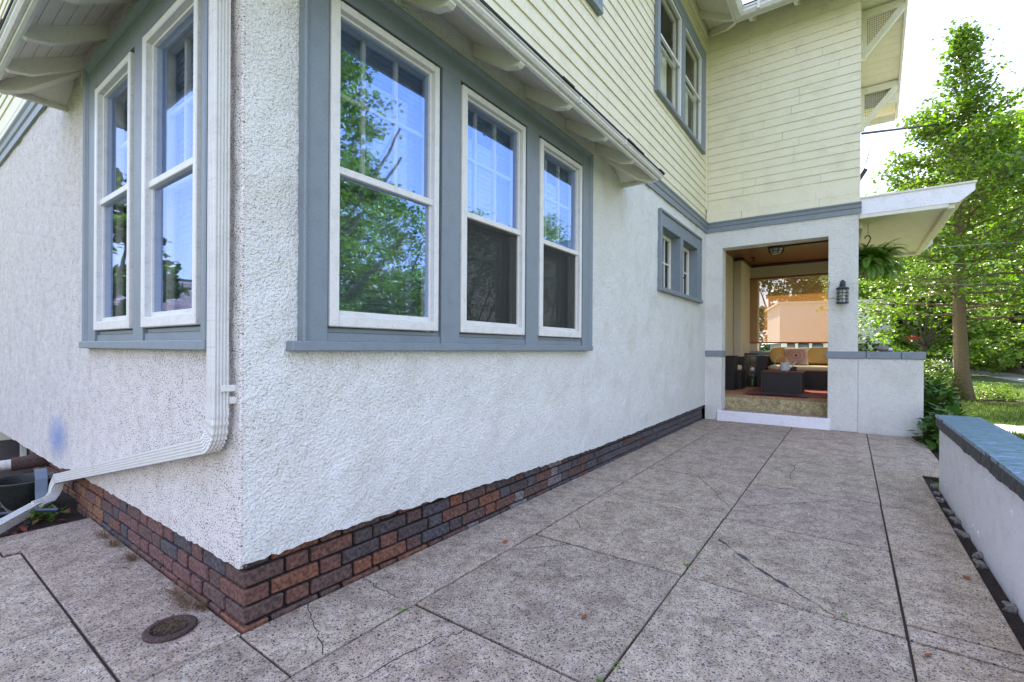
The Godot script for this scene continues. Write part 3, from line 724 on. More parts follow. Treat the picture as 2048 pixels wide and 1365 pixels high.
func build_windows() -> void:
	var w := window_unit(TA, 0.226, 2.869, 1.083, 1.125, 1.185, 2.648, 2.782, [[0.345, 1.042], [1.190, 1.879], [2.033, 2.722]], [1.90, 1.905, 1.905])
	w.set_meta("label", "triple sash window in blue-grey casing on the long wall")
	# lower storm panes: glass in the first, insect screens in the other two
	part("pane", bx(Vector3(0.405, 1.23, -0.006), Vector3(0.972, 1.885, -0.005)), M.glass, w)
	part("insect_screen", bx(Vector3(1.245, 1.235, -0.008), Vector3(1.81, 1.885, -0.0075)), M.screen, w)
	part("insect_screen", bx(Vector3(2.088, 1.235, -0.008), Vector3(2.653, 1.885, -0.0075)), M.screen, w)
	var v := window_unit(TB, -1.964, -0.20, 1.084, 1.126, 1.185, 2.635, 2.796, [[-1.78, -1.118], [-0.976, -0.292]], [1.955, 1.90])
	v.set_meta("label", "double sash window in blue-grey casing beside the downspout")
	part("pane", bx(Vector3(-1.725, 1.23, -0.006), Vector3(-1.185, 1.94, -0.005)), M.glass, v)
	part("pane", bx(Vector3(-0.92, 1.23, -0.006), Vector3(-0.36, 1.885, -0.005)), M.glass, v)
	# upstairs pair and a single one
	for d in [[4.522, 6.708, [[4.66, 5.545], [5.70, 6.585]], "upstairs pair of sash windows with pale curtains"], [2.1, 3.03, [[2.2, 2.93]], "upstairs single window seen at its sill corner"]]:
		var n := 2 if d[2].size() == 2 else 1
		var q := window_unit(Transform3D(TA.basis, Vector3(0.004, 0, 0)), d[0], d[1], 4.094, 4.14, 4.141, 5.52, 5.648, d[2], [4.86, 4.86], false, false)
		q.set_meta("label", d[3])
		for e in d[2]:
			part("storm_frame", frame_bars(e[0], e[1], 4.142, 5.52, 0.03, 0.03, 0.035, 0.03, -0.03, 0.012), M.alum, q)
			part("storm_rail", bx(Vector3(e[0] + 0.03, 4.845, -0.02), Vector3(e[1] - 0.03, 4.875, 0.006)), M.alum, q)
			part("pane", bx(Vector3(e[0] + 0.03, 4.86, -0.015), Vector3(e[1] - 0.03, 5.49, -0.014)), M.glass_dull, q)
			part("pane", bx(Vector3(e[0] + 0.03, 4.178, -0.018), Vector3(e[1] - 0.03, 4.845, -0.017)), M.glass_dull, q)
			var cu := MB.new()
			for k in 30:
				var ua := lerpf(e[0] + 0.04, e[1] - 0.04, k / 30.0); var ub := lerpf(e[0] + 0.04, e[1] - 0.04, (k + 1) / 30.0)
				var za := -0.17 + 0.018 * sin(k * 1.25); var zb := -0.17 + 0.018 * sin((k + 1) * 1.25)
				cu.quad(Vector3(ua, 4.16, za), Vector3(ub, 4.16, zb), Vector3(ub, 4.98, zb), Vector3(ua, 4.98, za))
			part("curtain", cu, M.curtain, q)
	# deep-set pair of small casements
	var s := node("window", house, TA)
	s.set_meta("label", "small pair of deep-set casement windows near the porch")
	var D := -0.16
	part("casing", bx(Vector3(4.70, 1.84, D), Vector3(4.795, 2.755, 0.026), 0.003), M.blue, s)
	part("casing", bx(Vector3(6.40, 1.84, D), Vector3(6.572, 2.755, 0.026), 0.003), M.blue, s)
	part("post", bx(Vector3(5.53, 1.84, D + 0.001), Vector3(5.66, 2.60, 0.0245), 0.003), M.blue, s)
	part("head_casing", bx(Vector3(4.794, 2.585, D + 0.002), Vector3(6.401, 2.754, 0.0235), 0.003), M.blue, s)
	part("crown_mould", bx(Vector3(4.69, 2.745, -0.02), Vector3(6.582, 2.778, 0.045), 0.006), M.blue, s)
	part("moulding", bx(Vector3(4.69, 1.84, -0.02), Vector3(4.72, 2.744, 0.04), 0.005), M.blue, s)
	part("moulding", bx(Vector3(6.545, 1.84, -0.02), Vector3(6.58, 2.744, 0.04), 0.005), M.blue, s)
	part("sill", bx(Vector3(4.675, 1.795, D), Vector3(6.60, 1.845, 0.055), 0.004), M.blue, s)
	for e in [[4.796, 5.529], [5.661, 6.399]]:
		part("sash", frame_bars(e[0], e[1], 1.846, 2.584, 0.05, 0.05, 0.055, 0.05, -0.135, -0.10), M.white, s)
		var mu := MB.new()
		for k in [1, 2]: mu.box(Vector3(lerpf(e[0], e[1], k / 3.0) - 0.009, 1.90, -0.125), Vector3(lerpf(e[0], e[1], k / 3.0) + 0.009, 2.535, -0.108))
		mu.box(Vector3(e[0] + 0.05, 2.21, -0.124), Vector3(e[1] - 0.05, 2.228, -0.109))
		part("muntin", mu, M.white, s)
		part("pane", bx(Vector3(e[0] + 0.05, 1.90, -0.117), Vector3(e[1] - 0.05, 2.535, -0.116)), M.glass_dull, s)
	var la := MB.new(); la.tube([Vector3(5.66, 2.06, 0.026), Vector3(5.68, 2.065, 0.03), Vector3(5.74, 2.14, -0.06)], [0.007, 0.007, 0.006], 6)
	part("catch", la, M.iron, s)

# ---------------------------------------------------------------- eaves and roofs
func board_between(b: MB, p0: Vector3, p1: Vector3, p2: Vector3, p3: Vector3, th: float) -> void:
	# a slab with the given lower face (counter-clockwise seen from below) and thickness th upwards
	var q := [p0, p1, p3, p2]
	var l := []
	for i in 8:
		var e: Vector3 = q[i & 1 | (2 if i & 4 else 0)]
		l.append(e + Vector3(0, th if i & 2 else 0.0, 0))
	var pp := [l[0], l[1], l[2], l[3], l[4], l[5], l[6], l[7]]
	# turn it the right way out
	var d: Vector3 = (pp[1] - pp[0]).cross(pp[4] - pp[0])
	if d.y > 0: pp = [l[1], l[0], l[3], l[2], l[5], l[4], l[7], l[6]]
	b.hexa(pp)

func build_pent() -> void:
	var e := node("pent_roof", house)
	e.set_meta("label", "pent roof with exposed rafter tails over the corner windows")
	var sl := 0.21 / 0.36
	var X0 := -3.24; var XE := -2.24
	for k in 6:
		var a := k * 0.06; var b := a + 0.0575
		var s := MB.new()
		board_between(s, Vector3(a, 2.945 - a * sl, a), Vector3(b, 2.945 - b * sl, b), Vector3(b, 2.945 - b * sl, X0 - b), Vector3(a, 2.945 - a * sl, X0 - a), 0.018)
		part("soffit_board", s, M.white, e)
		var s2 := MB.new()
		board_between(s2, Vector3(a, 2.976 - a * sl, a), Vector3(b, 2.976 - b * sl, b), Vector3(XE - b, 2.976 - b * sl, b), Vector3(XE - a, 2.976 - a * sl, a), 0.018)
		part("soffit_board", s2, M.white, e)
	var h := MB.new()
	h.tri(Vector3(0, 2.945, X0), Vector3(0.36, 2.736, X0 - 0.36), Vector3(0, 2.736, X0 - 0.36)); h.tri(Vector3(0, 2.965, X0), Vector3(0, 2.756, X0 - 0.36), Vector3(0.36, 2.756, X0 - 0.36))
	part("hip_soffit", h, M.white, e)
	var h2 := MB.new()
	h2.tri(Vector3(XE, 2.976, 0), Vector3(XE - 0.36, 2.766, 0), Vector3(XE - 0.36, 2.766, 0.36)); h2.tri(Vector3(XE, 2.996, 0), Vector3(XE - 0.36, 2.786, 0.36), Vector3(XE - 0.36, 2.786, 0))
	part("hip_soffit", h2, M.white, e)
	var tail := func(k: float) -> PackedVector2Array:
		return PackedVector2Array([Vector2(0, 2.944), Vector2(0, 2.862), Vector2(0.23 * k, 2.712), Vector2(0.33 * k, 2.688), Vector2(0.352 * k, 2.70), Vector2(0.352 * k, 2.740)])
	for z in [-0.2, -0.769, -1.338, -1.897, -2.473, -3.01]:
		var b := MB.new(); b.prism(tail.call(1.0), Transform3D(Basis.IDENTITY, Vector3(0, 0, z - 0.021)), 0.042)
		part("rafter_tail", b, M.white, e)
	for x in [-0.62, -1.15, -1.69, -2.19]:
		var b := MB.new(); b.prism(tail.call(1.0), Transform3D(Basis(Vector3.BACK, Vector3.UP, Vector3.LEFT), Vector3(x + 0.021, 0.031, 0)), 0.042)
		part("rafter_tail", b, M.white, e)
	var hb := Basis(Vector3(1, 0, -1).normalized(), Vector3.UP, Vector3(1, 0, 1).normalized())
	var b3 := MB.new(); b3.prism(tail.call(sqrt(2.0)), Transform3D(hb, Vector3(-0.015, 0, X0 + 0.0) - hb.z * 0.021), 0.042)
	part("rafter_tail", b3, M.white, e)
	var hb2 := Basis(Vector3(-1, 0, 1).normalized(), Vector3.UP, Vector3(-1, 0, -1).normalized())
	var b4 := MB.new(); b4.prism(tail.call(sqrt(2.0)), Transform3D(hb2, Vector3(XE, 0.031, -0.015) - hb2.z * 0.021), 0.042)
	part("rafter_tail", b4, M.white, e)
	# fascia, gutter and shingle edge: out along one wall, round the corner, along the other
	var fp := PackedVector2Array([Vector2(0.338, 2.706), Vector2(0.352, 2.700), Vector2(0.366, 2.706), Vector2(0.366, 2.728), Vector2(0.338, 2.735)])
	var gp := PackedVector2Array([Vector2(0.352, 2.729), Vector2(0.384, 2.724), Vector2(0.396, 2.738), Vector2(0.396, 2.751), Vector2(0.404, 2.755), Vector2(0.404, 2.762), Vector2(0.352, 2.766)])
	var diag := func(dir: Vector3) -> Transform3D: return Transform3D(Basis(dir, Vector3.UP, Vector3.BACK), Vector3.ZERO)
	var path := func(end_a: float, end_b: float) -> Array:
		var fr := []
		fr.append(Transform3D(Basis(Vector3(0, 0, -1), Vector3.UP, Vector3.RIGHT), Vector3(0.0, 0.0, end_a)))  # return along the hip end
		fr.append(Transform3D(Basis(Vector3(1, 0, -1), Vector3.UP, Vector3.BACK), Vector3(0, 0, end_a)))
		fr.append(Transform3D(Basis(Vector3(1, 0, 1), Vector3.UP, Vector3.BACK), Vector3(0, 0.012, 0)))
		fr.append(Transform3D(Basis(Vector3(-1, 0, 1), Vector3.UP, Vector3.LEFT), Vector3(end_b, 0.031, 0)))
		fr.append(Transform3D(Basis(Vector3(-1, 0, 0), Vector3.UP, Vector3.FORWARD), Vector3(end_b, 0.031, 0)))
		return fr
	var f := MB.new(); f.sweep(fp, path.call(X0, XE)); part("fascia", f, M.gutter, e)
	var g := MB.new(); g.sweep(gp, path.call(X0, XE).slice(1, 4)); part("gutter", g, M.gutter, e)
	var sp := PackedVector2Array([Vector2(-0.02, 3.0), Vector2(0.408, 2.764), Vector2(0.41, 2.776), Vector2(-0.02, 3.03)])
	var s3 := MB.new(); s3.sweep(sp, path.call(X0, XE)); part("roof_shingles", s3, M.shingle, e)
	# wavy edge of the shingles
	var r := rnd(3)
	for side in 2:
		var at := 0.38
		var end := X0 - 0.41 if side == 0 else XE - 0.41
		while at > end:
			var l := r.randf_range(0.14, 0.24)
			var o := r.randf_range(-0.006, 0.010); var y := 2.769 + (0.0 if side == 0 else 0.031) + r.randf_range(-0.002, 0.003)
			var t := MB.new()
			var n := maxf(at - l, end)
			if side == 0: t.box(Vector3(0.38, y, n + 0.003), Vector3(0.408 + o, y + 0.011, at))
			else: t.box(Vector3(n + 0.003, y, 0.38), Vector3(at, y + 0.011, 0.408 + o))
			part("shingle", t, M.shingle, e)
			at = n
	# joints of the gutter
	for z in [-1.95, -2.72]: part("gutter_strap", bx(Vector3(0.366, 2.727, z), Vector3(0.408, 2.764, z + 0.014)), M.gutter, e)
	part("ledger", bx(Vector3(0.001, 2.73, -3.60), Vector3(0.02, 2.86, -3.57)), M.white, e)

func build_roof() -> void:
	var e := node("main_eaves", house)
	e.set_meta("label", "upper eaves with rafter tails and white gutters at the inner corner")
	var O := 0.52; var sl := 0.3 / 0.52
	var top := func(d: float) -> float: return 6.125 - d * sl
	# soffits: along the long wall, along the porch wing front
	for k in 6:
		var a := k * O / 6.0; var b := a + O / 6.0 - 0.003
		var s := MB.new(); board_between(s, Vector3(a, top.call(a), 0.6), Vector3(b, top.call(b), 0.6), Vector3(b, top.call(b), ZP + b), Vector3(a, top.call(a), ZP + a), 0.018)
		part("soffit_board", s, M.white, e)
		var s2 := MB.new(); board_between(s2, Vector3(a, top.call(a), ZP + a), Vector3(b, top.call(b), ZP + b), Vector3(2.55, top.call(b), ZP + b), Vector3(2.55, top.call(a), ZP + a), 0.018)
		part("soffit_board", s2, M.white, e)
	var tail := PackedVector2Array([Vector2(0, 6.124), Vector2(0, 6.03), Vector2(0.36, 5.82), Vector2(0.48, 5.785), Vector2(0.50, 5.80), Vector2(0.50, 5.836)])
	for i in 12:
		var b := MB.new(); b.prism(tail, Transform3D(Basis.IDENTITY, Vector3(0, 0, -6.40 + i * 0.56 - 0.022)), 0.044)
		part("rafter_tail", b, M.white, e)
	for x in [0.69, 1.24, 1.80]:
		var b := MB.new(); b.prism(tail, Transform3D(Basis(Vector3.BACK, Vector3.UP, Vector3.LEFT), Vector3(x + 0.022, 0, ZP)), 0.044)
		part("rafter_tail", b, M.white, e)
	var hb := Basis(Vector3(1, 0, 1).normalized(), Vector3.UP, Vector3(-1, 0, 1).normalized())
	var vt := PackedVector2Array()
	for q in tail: vt.append(Vector2(q.x * sqrt(2.0), q.y))
	var vb := MB.new(); vb.prism(vt, Transform3D(hb, Vector3(0, 0, ZP) - hb.z * 0.022), 0.044)
	part("rafter_tail", vb, M.white, e)
	var fp := PackedVector2Array([Vector2(0.485, 5.79), Vector2(0.515, 5.79), Vector2(0.515, 5.845), Vector2(0.485, 5.855)])
	var gp := PackedVector2Array([Vector2(0.517, 5.80), Vector2(0.585, 5.80), Vector2(0.615, 5.84), Vector2(0.615, 5.87), Vector2(0.63, 5.88), Vector2(0.63, 5.90), Vector2(0.517, 5.90)])
	var path := [Transform3D(Basis(Vector3.BACK, Vector3.UP, Vector3.LEFT), Vector3(2.58, 0, ZP)), Transform3D(Basis(Vector3(1, 0, 1), Vector3.UP, Vector3.LEFT), Vector3(0, 0, ZP)), Transform3D(Basis(Vector3.RIGHT, Vector3.UP, Vector3.BACK), Vector3(0, 0, 0.6))]
	path[2] = Transform3D(Basis(Vector3.RIGHT, Vector3.UP, Vector3.BACK), Vector3(0, 0, 0.6))
	var f := MB.new(); f.sweep(fp, path); part("fascia", f, M.gutter, e)
	var g := MB.new(); g.sweep(gp, path); part("gutter", g, M.gutter, e)
	part("top_mould", bx(Vector3(-0.003, 5.98, ZP + 0.05), Vector3(0.03, 6.1, 0.0), 0.006), M.siding, e)
	part("gutter_strap", bx(Vector3(0.80, 5.798, ZP + 0.516), Vector3(0.83, 5.905, ZP + 0.634)), M.gutter, e)
	# roofs over it: long main roof, the porch wing's cross gable
	var th := 0.05
	var rf := MB.new()
	var pr := PackedVector2Array([Vector2(0.60, 5.885), Vector2(0.60, 5.94), Vector2(-3.25, 8.17), Vector2(-7.1, 5.94), Vector2(-7.1, 5.885), Vector2(-3.25, 8.1)])
	rf.prism(pr, Transform3D(Basis.IDENTITY, Vector3(0, 0, ZP + 0.6)), 7.0)
	part("roof", rf, M.shingle, house)
	var rg := MB.new()
	var zr := -8.70
	var yr := 7.10
	var bz := -10.95
	var pg := PackedVector2Array([Vector2(-(ZP + 0.60), 5.89), Vector2(-zr, yr), Vector2(-bz, 5.82), Vector2(-bz, 5.87), Vector2(-zr, yr + 0.06), Vector2(-(ZP + 0.60), 5.945)])
	rg.prism(pg, Transform3D(TA.basis, Vector3(0.53, 0, 0)), 2.07)
	var pg2 := PackedVector2Array([Vector2(7.06, 6.26), Vector2(-zr, yr), Vector2(-bz, 5.82), Vector2(-bz, 5.87), Vector2(-zr, yr + 0.06), Vector2(7.06, 6.32)])
	rg.prism(pg2, Transform3D(TA.basis, Vector3(-7.0, 0, 0)), 7.528)
	part("roof", rg, M.shingle, house)
	var gb := node("gable_overhang", house)
	gb.set_meta("label", "gable overhang of the porch wing with braces and soffit boards")
	# rear slope soffit boards seen from below, rake board, rear fascia
	var n := 20
	for i in n:
		var z0 := lerpf(zr, bz + 0.03, float(i) / n); var z1 := lerpf(zr, bz + 0.03, (i + 0.965) / n)
		var y0 := lerpf(yr - 0.06, 5.76, float(i) / n); var y1 := lerpf(yr - 0.06, 5.76, (i + 0.965) / n)
		var s := MB.new(); board_between(s, Vector3(1.95, y0, z0), Vector3(2.555, y0, z0), Vector3(2.555, y1, z1), Vector3(1.95, y1, z1), 0.02)
		part("soffit_board", s, M.white, gb)
	for i in 12:
		var z0 := lerpf(zr + 0.02, ZP + 0.45, float(i) / 12); var z1 := lerpf(zr + 0.02, ZP + 0.45, (i + 0.965) / 12)
		var y0 := lerpf(yr - 0.06, 5.87, float(i) / 12); var y1 := lerpf(yr - 0.06, 5.87, (i + 0.965) / 12)
		var s := MB.new(); board_between(s, Vector3(1.95, y0, z0), Vector3(2.555, y0, z0), Vector3(2.555, y1, z1), Vector3(1.95, y1, z1), 0.02)
		part("soffit_board", s, M.white, gb)
	var rk := MB.new()
	var rp := PackedVector2Array([Vector2(-zr, yr - 0.20), Vector2(-bz, 5.62), Vector2(-bz, 5.815), Vector2(-zr, yr - 0.005)])
	rk.prism(rp, Transform3D(TA.basis, Vector3(2.556, 0, 0)), 0.035)
	var rp2 := PackedVector2Array([Vector2(-(ZP + 0.6), 5.70), Vector2(-zr - 0.002, yr - 0.20), Vector2(-zr - 0.002, yr - 0.005), Vector2(-(ZP + 0.6), 5.885)])
	rk.prism(rp2, Transform3D(TA.basis, Vector3(2.556, 0, 0)), 0.035)
	part("rake_board", rk, M.gutter, gb)
	part("rear_fascia", bx(Vector3(1.9, 5.60, bz - 0.03), Vector3(2.555, 5.80, bz), 0.004), M.gutter, gb)
	part("lookout_board", bx(Vector3(1.951, 5.72, -10.42), Vector3(2.55, 5.98, -10.38), 0.004), M.white, gb)
	for z in [-9.05, -10.33]:
		var yt := lerpf(yr - 0.07, 5.76, (zr - z) / (zr - bz)) - 0.02
		var br := MB.new()
		br.cbox(Vector3(1.951, yt - 0.80, z - 0.05), Vector3(2.06, yt, z + 0.05), 0.006)
		br.cbox(Vector3(2.06, yt - 0.12, z - 0.045), Vector3(2.555, yt, z + 0.045), 0.006)
		var q := PackedVector2Array([Vector2(2.05, yt - 0.74), Vector2(2.06, yt - 0.62), Vector2(2.45, yt - 0.12), Vector2(2.55, yt - 0.12), Vector2(2.55, yt - 0.14)])
		br.prism(PackedVector2Array([Vector2(2.055, yt - 0.76), Vector2(2.552, yt - 0.17), Vector2(2.552, yt - 0.115), Vector2(2.47, yt - 0.115), Vector2(2.055, yt - 0.62)]), Transform3D(Basis.IDENTITY, Vector3(0, 0, z - 0.04)), 0.08)
		part("brace", br, M.white, gb)
		# bird mesh in the brace
		var wm := MB.new()
		for k in 12:
			var xx := 2.07 + k * 0.03
			wm.box(Vector3(xx, yt - 0.60 + (xx - 2.06) * 1.2, z), Vector3(xx + 0.004, yt - 0.12, z + 0.003))
			var yy := yt - 0.14 - k * 0.035
			if (yy - yt + 0.60) > 0.0: wm.box(Vector3(2.06, yy, z - 0.003), Vector3(2.06 + (yy - yt + 0.60) / 1.2, yy + 0.004, z))
		part("bird_mesh", wm, M.iron, gb)

# canopy over the porch's side
func build_canopy() -> void:
	var c := node("canopy", house)
	c.set_meta("label", "flat white side canopy beside the porch")
	var side := PackedVector2Array([Vector2(1.948, 2.925), Vector2(2.93, 2.925), Vector2(3.075, 3.05), Vector2(3.075, 3.135), Vector2(1.948, 3.135)])
	for z in [ZP - 0.035, -10.55]:
		var b := MB.new(); b.prism(side, Transform3D(Basis.IDENTITY, Vector3(0, 0, z - 0.04)), 0.04)
		part("barge_board", b, M.wall_paint, c)
		part("barge_strip", bx(Vector3(1.948, 2.875, z - 0.09), Vector3(2.84, 2.924, z - 0.003), 0.004), M.white, c)
	for i in 36:
		part("soffit_board", bx(Vector3(1.97, 2.935, ZP - 0.08 - i * 0.0965), Vector3(2.83, 2.955, ZP - 0.08 - (i + 0.97) * 0.0965)), M.white, c)
	part("outer_fascia", bx(Vector3(2.83, 2.865, -10.549), Vector3(2.90, 3.05, ZP - 0.078), 0.005), M.white, c)
	part("wall_strip", bx(Vector3(1.947, 2.80, -10.5), Vector3(1.99, 2.934, ZP - 0.30), 0.005), M.white, c)
	part("roof_sheet", bx(Vector3(1.948, 3.136, -10.59), Vector3(3.09, 3.16, ZP - 0.02)), M.white, c)

# ---------------------------------------------------------------- downspout
func build_downspout() -> void:
	var d := node("downspout", house)
	d.set_meta("label", "white ribbed metal downspout at the house corner")
	var w := 0.06; var h := 0.054
	var prof := PackedVector2Array()
	var sides := [[Vector2(-w / 2, -h / 2), Vector2(w / 2, -h / 2), Vector2(0, 1)], [Vector2(w / 2, -h / 2), Vector2(w / 2, h / 2), Vector2(-1, 0)], [Vector2(w / 2, h / 2), Vector2(-w / 2, h / 2), Vector2(0, -1)], [Vector2(-w / 2, h / 2), Vector2(-w / 2, -h / 2), Vector2(1, 0)]]
	for s in sides:
		prof.append(s[0] + s[2] * 0.001)
		for k in 4:
			for t in [[0.30, 0.0], [0.42, 1.0], [0.72, 1.0], [0.84, 0.0]]:
				prof.append((s[0] as Vector2).lerp(s[1], 0.08 + 0.84 * (k + t[0] - 0.1) / 4.0) + s[2] * 0.0058 * t[1])
	var fr := func(at: Vector3, z: Vector3, hint: Vector3) -> Transform3D:
		var x := hint.cross(z).normalized(); var y := z.cross(x).normalized()
		return Transform3D(Basis(x, y, z), at)
	var C := Vector3(-0.078, 0, 0.047)
	var up := MB.new(); up.sweep(prof, [fr.call(C + Vector3(0, 0.86, 0), Vector3.UP, Vector3.BACK), fr.call(C + Vector3(0, 2.74, 0), Vector3.UP, Vector3.BACK)])
	part("pipe", up, M.alum, d)
	part("collar", frame_sleeve(prof, fr.call(C + Vector3(0, 0.835, 0), Vector3.UP, Vector3.BACK), 0.03, 1.05), M.alum, d)
	# elbow: from down to leftward, pleated
	var dir := Vector3(-2.19, -0.44, 0.012).normalized()
	var el := []
	for i in 19:
		var t := i / 18.0
		var a := t * (PI / 2 - 0.2)
		var R := 0.10
		var pl := 1.0 + (0.10 if i % 2 else -0.05) if i > 1 and i < 17 else 1.0
		var tang := Vector3(-sin(a), -cos(a), 0)
		var at := C + Vector3(0, 0.86, 0) + Vector3(-R + R * cos(a), -R * sin(a) - 0.045 * minf(1.0, t * 3.0), 0)
		var q: Transform3D = fr.call(at, tang, Vector3.BACK)
		q.basis = q.basis.scaled_local(Vector3(pl, pl, 1))
		el.append(q)
	var eb := MB.new(); eb.sweep(prof, el); part("elbow", eb, M.alum, d)
	var last: Vector3 = el[-1].origin
	var start := last - dir * 0.02; var stop := Vector3(-2.37, 0.228, 0.055)
	var dg := MB.new(); dg.sweep(prof, [fr.call(start, (stop - start).normalized(), Vector3.BACK), fr.call(stop, (stop - start).normalized(), Vector3.BACK)])
	part("pipe", dg, M.alum, d)
	var pts := [stop + dir * -0.01, stop + Vector3(-0.05, -0.012, 0.002), stop + Vector3(-0.085, -0.035, 0.006), stop + Vector3(-0.10, -0.075, 0.012), stop + Vector3(-0.10, -0.12, 0.022), stop + Vector3(-0.09, -0.15, 0.045), stop + Vector3(-0.065, -0.165, 0.085), stop + Vector3(-0.03, -0.172, 0.13)]
	var e2 := []
	for i in pts.size():
		var t: Vector3 = (pts[mini(i + 1, pts.size() - 1)] - pts[maxi(i - 1, 0)]).normalized()
		var q: Transform3D = fr.call(pts[i], t, Vector3.BACK if i < 4 else Vector3(0, 0.3, 1).normalized())
		var pl := 1.08 if i % 2 else 0.96
		q.basis = q.basis.scaled_local(Vector3(pl, pl, 1)); e2.append(q)
	var ez := MB.new(); ez.sweep(prof, e2); part("elbow", ez, M.alum, d)
	var o0: Vector3 = pts[-1] - Vector3(0.03, -0.003, 0.04) * 0.3; var o1 := Vector3(-1.86, 0.036, 0.56)
	var ou := MB.new(); ou.sweep(prof, [fr.call(o0, (o1 - o0).normalized(), Vector3(0, 1, 0.01)), fr.call(o1, (o1 - o0).normalized(), Vector3(0, 1, 0.01))])
	part("pipe", ou, M.alum, d)
	part("strap", bx(Vector3(-0.115, 0.885, -0.002), Vector3(-0.03, 0.91, 0.019)), M.alum, d)
	part("strap", bx(Vector3(-0.05, 0.93, -0.002), Vector3(-0.036, 0.955, 0.05), 0.002), M.alum, d)

func frame_sleeve(prof: PackedVector2Array, f: Transform3D, l: float, k: float) -> MB:
	var b := MB.new()
	var p := PackedVector2Array()
	for q in prof: p.append(q * k)
	b.sweep(p, [f, f.translated_local(Vector3(0, 0, l))])
	return b

